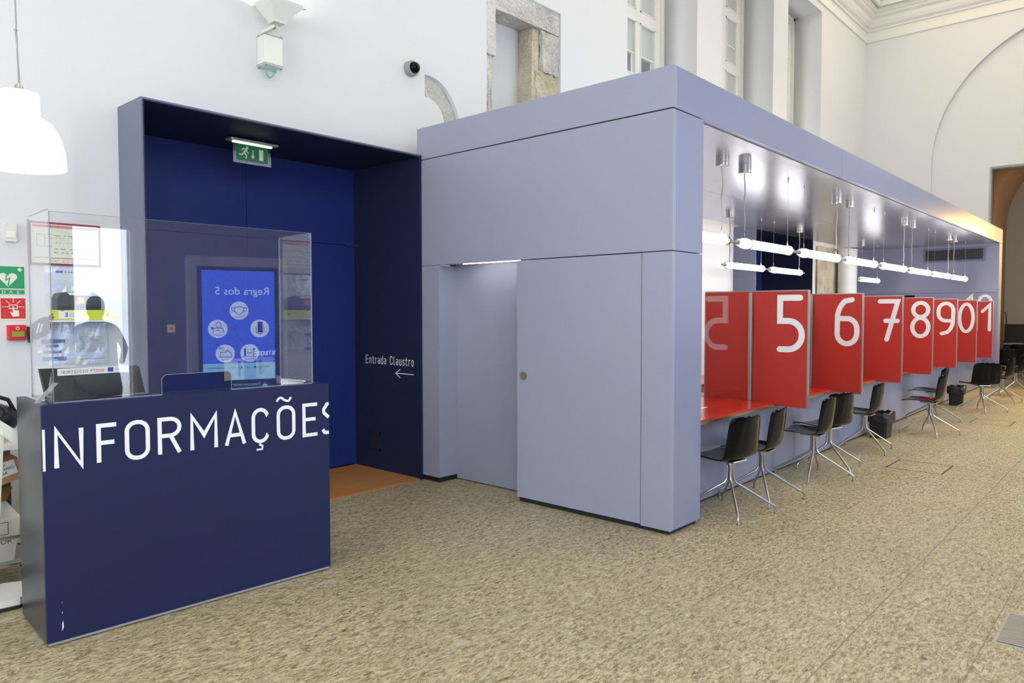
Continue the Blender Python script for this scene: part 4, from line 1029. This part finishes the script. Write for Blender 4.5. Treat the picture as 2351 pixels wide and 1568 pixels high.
# document pockets
def pocket(label, a0, a1, b0, b1, kind, off):
    g = wthing('document_pocket', label, 'document', (a0+a1)/2, (b0+b1)/2, 'plastic document pockets on the wall')
    MB().box(a0, a1, YN-off-.002, YN-off, b0, b1).build('sheet', M['paper'], g, world=True)
    mb = MB(); pts = MB().box(a0-.006, a1+.006, YN-off-.006, YN-off-.004, b0-.006, b1+.012); bmesh.ops.subdivide_edges(pts.bm, edges=pts.bm.edges[:], cuts=6, use_grid_fill=True)
    r_ = random.Random(int(a0*100))
    for v in pts.bm.verts: v.co.y -= r_.uniform(0, .004)
    pts.build('plastic_sleeve', M['pocket'], g, world=True)
    pp = Pl((0, YN-off-.002, 0), (1, 0, 0), (0, 0, 1)); mb = MB(); w_ = a1-a0; h_ = b1-b0
    if kind == 'blue':
        for z, u0, u1, hh in ((.50, .10, .78, .10), (.40, .22, .60, .07), (.26, .16, .66, .07), (.08, .12, .80, .10)): rect(mb, pp, a0+w_*u0, a0+w_*u1, b0+h_*z, b0+h_*(z+hh), .0008)
        fbuild(mb, 'blue_boxes', M['blueprint'], g); mb = MB()
        text_into(mb, pp, 'P / N NAM', a0+w_*.45, b0+h_*.80, .018, .0008)
    elif kind == 'text':
        for k in range(11):
            rect(mb, pp, a0+w_*.1, a0+w_*random.uniform(.75, .92), b0+h_*(.30+k*.035), b0+h_*(.304+k*.035)+.001, .0008)
        rect(mb, pp, a0+w_*.1, a0+w_*.9, b0+h_*.12, b0+h_*.13, .0008); text_into(mb, pp, 'AVISO', a0+w_*.5, b0+h_*.78, .014, .0008, 'CENTER')
    else:
        rect(mb, pp, a0+w_*.30, a0+w_*.50, b0+h_*.88, b0+h_*.93, .0008)
        for k in range(5): disc(mb, pp, a0+w_*(.58+k*.085), b0+h_*.905, .006, .0008, 10)
        for k in range(12): rect(mb, pp, a0+w_*.25, a0+w_*random.uniform(.7, .9), b0+h_*(.2+k*.045), b0+h_*(.2+k*.045)+.0012, .0008)
    fbuild(mb, 'print', M['ink'], g)
pocket('white notice in a plastic sleeve under the evacuation plan, above the shelf', 1.575, 1.79, 1.60, 1.905, 'logos', .002)
pocket('notice with blue boxes in a plastic sleeve below the shelf', 1.52, 1.735, 1.245, 1.53, 'blue', .002)
pocket('typed notice in a plastic sleeve below the shelf, right of the blue boxed notice', 1.755, 1.955, 1.235, 1.53, 'text', .002)
# shelf with binder and case
sh = MB().box(1.56, 1.985, YN-.17, YN, 1.535, 1.547).build('wall_shelf', M['paint']); tag(sh, 'narrow white wall shelf under the evacuation plan', 'shelf')
bi = thing('ring_binder', 'lime green ring binder lying on the narrow wall shelf', 'binder', (1.78, YN-.09, 1.547))
MB().box(1.585, 1.96, YN-.16, YN-.02, 1.548, 1.615, bev=.003).build('cover', M['lime'], bi, world=True)
pb2 = Pl((0, YN-.16, 0), (1, 0, 0), (0, 0, 1)); mb = MB(); rect(mb, pb2, 1.605, 1.735, 1.557, 1.607); fbuild(mb, 'spine_label', M['paper'], bi)
mb = MB()
for k in range(3): rect(mb, pb2, 1.645, 1.66, 1.568+k*.011, 1.576+k*.011, .002)
fbuild(mb, 'label_print', M['blueprint'], bi); mb = MB()
for k in range(5): rect(mb, pb2, 1.672+k*.011, 1.674+k*.011, 1.566, 1.60, .002)
disc(mb, pb2, 1.905, 1.582, .011, .002); fbuild(mb, 'spine_marks', M['ink'], bi)
ca = thing('defibrillator_case', 'black zipped case with orange latch on top of the lime binder', 'case', (1.72, YN-.09, 1.615))
prf = [(1.60, 1.617), (1.86, 1.617), (1.87, 1.64), (1.868, 1.69), (1.85, 1.722), (1.815, 1.735), (1.65, 1.735), (1.62, 1.725), (1.603, 1.69)]
MB().prism(prf, 'y', YN-.155, YN-.02).build('body', M['charcoal'], ca, world=True)
MB().prism([(1.602, 1.617), (1.866, 1.617), (1.868, 1.645), (1.602, 1.645)], 'y', YN-.158, YN-.155).build('zip_band', M['blackmatt'], ca, world=True)
MB().prism([(1.715, 1.655), (1.76, 1.655), (1.76, 1.700), (1.722, 1.700)], 'y', YN-.162, YN-.155).build('latch', M['orange'], ca, world=True, label='orange latch')
MB().prism([(1.66, 1.732), (1.80, 1.732), (1.80, 1.715), (1.675, 1.715)], 'y', YN-.159, YN-.155).build('name_strip', M['paper'], ca, world=True)
# hanging cap
hg = thing('fabric_cap', 'dark navy fabric cap hanging by its strap from the wall shelf', 'cap', (1.52, YN-.1, 1.5))
mb = MB(); prf = [(1.452, 1.50), (1.455, 1.42), (1.475, 1.415), (1.55, 1.45), (1.575, 1.50), (1.578, 1.56), (1.56, 1.575), (1.50, 1.55)]
mb.prism(prf, 'y', YN-.13, YN-.06); bmesh.ops.bevel(mb.bm, geom=mb.bm.edges[:], offset=.012, segments=2, affect='EDGES')
mb.build('crown', M['navycloth'], hg, True, world=True)
MB().prism([(1.447, 1.505), (1.459, 1.50), (1.462, 1.42), (1.452, 1.40)], 'y', YN-.15, YN-.05).build('brim', M['blackmatt'], hg, world=True)
MB().tube([(1.565, YN-.1, 1.57), (1.60, YN-.12, 1.60), (1.625, YN-.14, 1.63), (1.635, YN-.16, 1.62), (1.61, YN-.15, 1.585), (1.575, YN-.12, 1.56)], .005).build('strap', M['navycloth'], hg, True, world=True)
MB().prism([(1.478, 1.46), (1.486, 1.462), (1.505, 1.53), (1.496, 1.53)], 'y', YN-.1312, YN-.13).build('stripe', M['paper'], hg, world=True)
MB().prism([(1.50, 1.47), (1.508, 1.472), (1.52, 1.52), (1.512, 1.522)], 'y', YN-.1312, YN-.13).build('stripe', M['paper'], hg, world=True)

# dome camera, floodlight, ballast box
g = wthing('dome_camera', 'grey security camera with dark dome on the white wall', 'security camera', 4.77, 4.0)
MB().lathe([(.075, 0), (.075, -.05), (.070, -.062), (.060, -.068)], 28, (4.79, YN, 4.005), 'y').build('housing', M['grey'], g, True, world=True)
MB().lathe([(.058, -.068), (.055, -.085), (.043, -.107), (.025, -.120), (.0, -.126)], 28, (4.79, YN, 4.005), 'y').build('dome', M['black'], g, True, world=True, label='smoked glossy dome')
fl = thing('uplight_floodlight', 'white wall mounted floodlight pointing up, above the ballast box', 'floodlight', (3.21, YN, 3.93))
mb = MB()
def fr4(cx, cy, z, hx, hy): return [mb.bm.verts.new((cx+sx*hx, cy+sy*hy, z)) for sx, sy in ((-1, -1), (1, -1), (1, 1), (-1, 1))]
R_ = [fr4(3.225, 5.45, 3.945, .05, .045), fr4(3.225, 5.45, 3.962, .055, .05), fr4(3.245, 5.44, 4.085, .150, .125), fr4(3.245, 5.44, 4.10, .158, .133)]
for A, B in zip(R_, R_[1:]):
    for k in range(4): mb.bm.faces.new((A[k], A[(k+1) % 4], B[(k+1) % 4], B[k]))
mb.bm.faces.new(R_[0][::-1]); mb.build('reflector_housing', M['paint'], fl, world=True)
mb = MB()
for sx, sy in ((-1, -1), (1, -1), (1, 1), (-1, 1)): mb.box(3.245+sx*.15-.012, 3.245+sx*.15+.012, 5.44+sy*.125-.012, 5.44+sy*.125+.012, 4.075, 4.115)
mb.build('corner_clips', M['paint'], fl, world=True)
mb = MB(); mb.box(3.15, 3.35, 5.36, 5.53, 4.075, 4.078); mb.build('lamp_opening', M['lampface'], fl, world=True, label='lit opening')
MB().box(3.19, 3.22, 5.44, YN, 3.905, 3.93).build('bracket', M['paint'], fl, world=True)
MB().tube([(3.205, 5.44, 3.95), (3.205, 5.44, 3.91), (3.20, 5.46, 3.90)], .008).build('pivot', M['chrome'], fl, True, world=True)
bx = thing('ballast_box', 'white electrical box with green looped cable on the wall below the floodlight', 'electrical box', (3.22, YN, 3.72))
mb = MB(); mb.box(3.15, 3.31, YN-.13, YN-.005, 3.625, 3.868, bev=.004); mb.build('box', M['paint'], bx, world=True)
mb = MB(); mb.box(3.147, 3.313, YN-.133, YN-.002, 3.861, 3.867); mb.box(3.147, 3.313, YN-.133, YN-.002, 3.632, 3.637); mb.build('lid_seam', M['grey'], bx, world=True)
mb = MB()
for x in (3.16, 3.30):
    for y in (YN-.12, YN-.02):
        for z in (3.615, 3.872): mb.box(x-.008, x+.008, y-.008, y+.008, z-.006, z+.006)
mb.build('screws', M['grey'], bx, world=True)
MB().tube([(3.20, YN-.06, 3.62), (3.20, YN-.06, 3.59), (3.215, YN-.05, 3.56), (3.24, YN-.04, 3.548), (3.265, YN-.05, 3.565), (3.272, YN-.06, 3.60), (3.27, YN-.06, 3.63)], .007).build('cable_loop', mat('mint_cable', (.18, .55, .42), .5), bx, True, world=True, label='green cable loop')

# pendant lamp on the left
pdx, pdy = 1.121, 4.347
pn = thing('pendant_lamp', 'glowing white glass bell pendant lamp at the left edge', 'pendant lamp', (pdx, pdy, 2.33))
prof = [(.2, 2.335), (.2, 2.37), (.196, 2.42), (.184, 2.475), (.165, 2.525), (.14, 2.562), (.112, 2.582), (.092, 2.588)]
neck = [(.091, 2.588), (.089, 2.60), (.089, 2.70), (.085, 2.709), (.02, 2.711)]
MB().lathe(neck, 36, (pdx, pdy, 0)).build('glass_neck', M['neck'], pn, True, world=True, label='frosted glass neck')
mb = MB(); mb.lathe(prof, 40, (pdx, pdy, 0)); 
bmesh.ops.delete(mb.bm, geom=[f for f in mb.bm.faces if len(f.verts) > 4 and f.calc_center_median().z < 2.4], context='FACES')
mb.build('glass_shade', M['shade'], pn, True, world=True, label='white opal glass shade')
MB().lathe([(.0, 2.717), (.02, 2.717), (.02, 2.74), (.006, 2.76)], 12, (pdx, pdy, 0)).build('socket', M['alu'], pn, True, world=True)
MB().lathe([(.0, 2.36), (.06, 2.40), (.07, 2.46), (.05, 2.54), (.03, 2.60)], 20, (pdx, pdy, 0)).build('bulb', M['tube'], pn, True, world=True)
MB().tube([(pdx, pdy, 2.75), (pdx-.006, pdy, 3.2), (pdx-.012, pdy, 8.85)], .0035).build('cable', M['grey'], pn, True, world=True)
MB().tube([(pdx+.005, pdy, 2.75), (pdx-.008, pdy, 3.02)], .003).build('support_wire', M['alu'], pn, True, world=True)
MB().lathe([(.0, 3.01), (.009, 3.018), (.0, 3.03)], 12, (pdx-.008, pdy, 0)).build('wire_bead', M['alu'], pn, True, world=True)

# ------------------------------------------------------------------ clutter at the lower left
tr = thing('steel_trolley', 'low chrome tube trolley left of the information desk', 'trolley', (.95, 5.1, 0))
mb = MB()
for z in (.14, .30):
    mb.tube([(.65, 4.95, z), (1.28, 4.93, z), (1.33, 4.97, z), (1.33, 5.35, z), (.65, 5.4, z)], .011)
for x, y in ((1.29, 4.94), (1.33, 5.34)): mb.tube([(x, y, .02), (x, y, .82)], .011)
mb.build('tube_frame', M['chrome'], tr, True, world=True)
MB().box(.65, 1.30, 4.98, 5.33, .135, .145).build('shelf', M['grey'], tr, world=True)
MB().box(.65, 1.33, 4.98, 5.38, .80, .83).build('tray', M['paint'], tr, world=True)
MB().box(.65, 1.28, 5.36, 5.375, .33, .80).build('rear_panel', M['greyfab'], tr, world=True)
for x, y in ((1.29, 4.94), (1.33, 5.34), (.7, 4.97), (.7, 5.36)): MB().lathe([(.0, 0), (.02, 0), (.02, .02), (.0, .021)], 10, (x, y, 0)).build('caster', M['blackmatt'], tr, True, world=True)
cbx = thing('cardboard_box', 'open white carton with brown tape on the low shelf of the chrome trolley', 'carton', (1.05, 5.13, .146))
mb = MB(); v = []
for x, y, z in ((.75, 5.0, .147), (1.20, 5.0, .147), (1.20, 5.28, .147), (.75, 5.28, .147)): v.append(mb.bm.verts.new((x, y, z)))
u = []
for x, y, z in ((.73, 4.99, .42), (1.235, 4.99, .40), (1.235, 5.30, .44), (.73, 5.30, .44)): u.append(mb.bm.verts.new((x, y, z)))
mb.bm.faces.new(v[::-1])
for k in range(4): mb.bm.faces.new((v[k], v[(k+1) % 4], u[(k+1) % 4], u[k]))
mb.build('carton_body', M['carton'], cbx, world=True)
MB().prism([(.80, .44), (1.235, .44), (1.27, .52), (.85, .55)], 'y', 5.285, 5.29).build('raised_flap', M['tape'], cbx, world=True)
pq = Pl((0, 4.984, 0), (1, 0, 0), (0, 0, 1))
mb = MB(); text_into(mb, pq, 'OR', 1.13, .255, .04); ribbon(mb, pq, [(1.12, .31), (1.17, .31), (1.17, .38), (1.12, .38)], .004, .001, closed=True); fbuild(mb, 'print', M['ink'], cbx)
cb2 = thing('brown_parcel', 'brown taped parcel with a handwritten white label, above the white carton', 'parcel', (1.1, 5.2, .45))
mb = MB(); mb.prism([(.75, .46), (1.28, .60), (1.26, .73), (.72, .60)], 'y', 5.12, 5.26); mb.build('body', M['kraft'], cb2, world=True)
pq2 = Pl((1.135, 5.118, .605), Vector((1, 0, .27)).normalized(), Vector((-.27, 0, 1)).normalized()); mb = MB(); rect(mb, pq2, 0, .13, 0, .085); fbuild(mb, 'label_sheet', M['paper'], cb2)
mb = MB()
for k, t in enumerate(('EQUIPA', 'MULTIDISCI', 'PLINAR')): text_into(mb, pq2, t, .006, .06-k*.024, .022, .0025)
fbuild(mb, 'handwriting', M['ink'], cb2)
bg_ = thing('shoulder_bag', 'black fabric bag with handle lying on the trolley tray', 'bag', (1.05, 5.15, .83))
mb = MB(); bmesh.ops.create_icosphere(mb.bm, subdivisions=3, radius=1); r_ = random.Random(5)
for vv in mb.bm.verts:
    n_ = vv.co.normalized(); q = 1+r_.uniform(-.03, .03)
    vv.co = Vector((1.04+.25*n_.x*q, 5.17+.15*n_.y*q, .965+(.135 if n_.z < 0 else .115)*n_.z*q))
mb.build('body', M['navycloth'], bg_, 'all', world=True).data.materials[0] = M['bagblack']
MB().tube([(.98, 5.12, 1.04), (1.04, 5.10, 1.10), (1.14, 5.10, 1.115), (1.22, 5.12, 1.08), (1.26, 5.14, 1.0)], .012).build('handle', M['blackmatt'], bg_, True, world=True)
lc = thing('plastic_chair', 'white moulded chair with sloping arm at the left edge of the frame', 'chair', (.9, 4.6, 0))
MB().prism([(.85, 1.20), (1.16, .935), (1.16, .885), (1.12, .885), (1.055, .955), (1.055, .99), (.85, 1.12)], 'y', 4.55, 4.60).build('arm', M['paint'], lc, world=True)
MB().prism([(1.0, 1.02), (1.075, .965), (1.045, .50), (.95, .42), (.93, .42)], 'y', 4.60, 4.63).build('side_panel', M['cream'], lc, world=True)
MB().box(.55, .95, 4.45, 4.85, .40, .43).build('seat', M['paint'], lc, world=True)
for x, y in ((.57, 4.47), (.93, 4.47), (.57, 4.83), (.93, 4.83)): MB().tube([(x, y, 0), (x, y, .4)], .014).build('leg', M['paint'], lc, True, world=True)
fb = thing('stand_base', 'flat white moulded stand base on the floor at the left edge', 'stand base', (.95, 4.85, 0))
out = [(.70, 4.55), (1.10, 4.50), (1.22, 4.70), (1.22, 4.95), (1.10, 5.15) , (.7, 5.2)]
out = [(.72, 4.62), (1.12, 4.58), (1.19, 4.66), (1.21, 4.86), (1.12, 4.90), (.72, 4.90)]
MB().prism(out, 'z', .018, .055).build('moulded_base', M['paint'], fb, world=True)
MB().prism([(a*1.0-.005, b-.012) for a, b in out], 'z', .0, .017).build('rubber_edge', M['blackmatt'], fb, world=True)
MB().lathe([(.03, .055), (.022, .10), (.02, .4)], 16, (.82, 4.76, 0)).build('post', M['paint'], fb, True, world=True)

# ------------------------------------------------------------------ floor things
def groove(pts, label, name='floor_hatch'):
    mb = MB(); pl = Pl((0, 0, 0), (1, 0, 0), (0, 1, 0)); ribbon(mb, pl, pts, .016, .0012, closed=True, cap=False)
    r = thing(name, label, 'floor hatch', ((pts[0][0]+pts[2][0])/2, (pts[0][1]+pts[2][1])/2, 0))
    fbuild(mb, 'joint', M['ink'], r); mb = MB(); flat(mb, pl, pts, .0008); fbuild(mb, 'stone_lid', M['floor'], r)
groove([(8.10, 1.59), (8.62, 1.59), (8.62, 2.09), (8.10, 2.09)], 'square stone access hatch in the floor beside the chairs below divider 6')
groove([(12.15, 1.57), (12.70, 1.57), (12.70, 2.05), (12.15, 2.05)], 'farther square stone access hatch in the floor beside the last chairs')
gr = thing('floor_grille', 'metal floor grille with fine parallel bars at the right edge', 'floor grille', (4.37, .2, 0))
MB().box(4.135, 4.60, -.4, .58, -.0, .003).build('frame', M['alu'], gr, world=True)
mb = MB(); mb.box(4.15, 4.585, -.385, .565, .003, .0036); mb.build('well', M['dark'], gr, world=True)
mb = MB()
for k in range(24): mb.box(4.155+k*.018, 4.166+k*.018, -.385, .565, .0036, .008)
mb.build('bars', mat('grille_bars', (.42, .38, .32), .45, metal=.4), gr, world=True)

# ------------------------------------------------------------------ the room beyond the end opening
XB = 26.0
struct('wall_beyond_back', MB().box(XB, XB+.2, -6, 7, -.1, 8), M['warmwall'])
tag(filled('wall_beyond_left', R4(20.12, XB, -.1, 8), [], .2, lambda u, v, t: (u, 3.95+t, v), M['wood']), None, kind='structure')
struct('wall_beyond_side', MB().box(20.11, XB, -6.2, -6, -.1, 8), M['warmwall'])
struct('ceiling_beyond', MB().box(20.11, XB, -6, 4.15, 6.3, 6.5), M['warmwall'])
tag(filled('wall_beyond_arch', [(3.02, 0), (3.94, 0), (3.94, 6.25), (-1.6, 6.25), (-1.6, 5.6)]+arc(1.17, 3.75, 1.85, 90, 0, 14), [], 1.9, lambda u, v, t: (20.13+t, u, v), M['wood']), 'orange wood lined arch inside the opening', kind='structure')
struct('floor_beyond', MB().box(20.2, XB, -6, 3.95, 0.0, .004), mat('brown_stone_floor', (.34, .23, .12), .4))
fd = thing('reception_desk', 'dark long reception desk in the room beyond the opening', 'desk', (23.5, 2.3, 0))
MB().box(23.2, 23.9, -.5, 3.5, .72, .76).build('desk_top', M['grey'], fd, world=True)
MB().box(23.3, 23.8, -.45, 3.45, 0, .72).build('desk_body', M['blackmatt'], fd, world=True)
MB().box(23.6, 23.62, .2, 3.22, .76, 1.26).build('smoked_partition', mat('smoked_panel', (.05, .045, .035), .15), fd, world=True)
MB().box(23.21, 23.3, 2.6, 2.95, .62, .72).build('drawer_front', M['grey'], fd, world=True)
dl = thing('desk_lamp', 'black articulated desk lamp on the dark reception desk', 'desk lamp', (23.4, 3.15, .76))
MB().lathe([(.0, 0), (.09, 0), (.09, .02), (.0, .03)], 20).build('base', M['blackmatt'], dl, True)
MB().tube([(0, 0, .02), (0, .0, .55), (0, .02, .80), (0, .20, .86), (0, .30, .78)], .012).build('arm', M['blackmatt'], dl, True)
MB().lathe([(.03, .80), (.10, .72), (.11, .69)], 20, (0, .33, 0)).build('lamp_shade', M['blackmatt'], dl, True)
place_chair(proto, 21.8, 2.65, 15, 20, 'black chair beyond the opening in front of the dark reception desk', group='black chairs in the room beyond')
place_chair(proto, 22.6, 2.05, 60, 20, 'black chair at the right edge in the room beyond the opening', group='black chairs in the room beyond')
l = bpy.data.lights.new('room_beyond_light', 'AREA'); l.shape = 'RECTANGLE'; l.size = 3; l.size_y = 3; l.energy = 70; l.color = (1, .76, .44)
o = bpy.data.objects.new('room_beyond_light', l); o.location = (23, -1.5, 6.0); COL.objects.link(o)

# ------------------------------------------------------------------ person by the entrance, mirrored in the screen
def person():
    r = thing('person', 'person in a long dark coat standing before the entrance, mirrored in the desk screen', 'person', (2.42, -1.25, 0), math.radians(180))
    me = bpy.data.meshes.new('body')
    V = [(0, 0, .98), (0, 0, 1.2), (0, 0, 1.42), (0, 0, 1.52), (0, .01, 1.62), (0, .01, 1.72),
         (.10, 0, .92), (.11, 0, .5), (.11, 0, .09), (.11, -.12, .04), (-.10, 0, .92), (-.11, 0, .5), (-.11, 0, .09), (-.11, -.12, .04),
         (.19, 0, 1.42), (.30, .04, 1.18), (.22, -.12, 1.02), (-.19, 0, 1.42), (-.30, .04, 1.18), (-.22, -.12, 1.02)]
    E = [(0, 1), (1, 2), (2, 3), (3, 4), (4, 5), (0, 6), (6, 7), (7, 8), (8, 9), (0, 10), (10, 11), (11, 12), (12, 13), (2, 14), (14, 15), (15, 16), (2, 17), (17, 18), (18, 19)]
    rad = [.16, .15, .15, .055, .085, .07, .09, .065, .045, .035, .09, .065, .045, .035, .065, .05, .04, .065, .05, .04]
    me.from_pydata(V, E, []); o = bpy.data.objects.new('body', me); COL.objects.link(o); o.parent = r; me.materials.append(M['coat'])
    sk = o.modifiers.new('skin', 'SKIN')
    lay = me.skin_vertices[0].data if me.skin_vertices else None
    if lay is None:
        a = me.attributes
    for i, rr in enumerate(rad):
        if me.skin_vertices: me.skin_vertices[0].data[i].radius = (rr, rr*.75); me.skin_vertices[0].data[i].use_root = (i == 0)
    o.modifiers.new('smooth', 'SUBSURF').render_levels = 2
    MB().lathe([(.24, .55), (.25, .75), (.21, 1.0), (.20, 1.2), (.22, 1.38), (.16, 1.46), (.07, 1.50)], 24).build('coat', M['coat'], r, 'all')
    MB().lathe([(.0, 1.50), (.05, 1.52), (.085, 1.58), (.095, 1.66), (.085, 1.73), (.05, 1.775), (.0, 1.785)], 20, (0, .015, 0)).build('hair', M['hair'], r, 'all')
person()
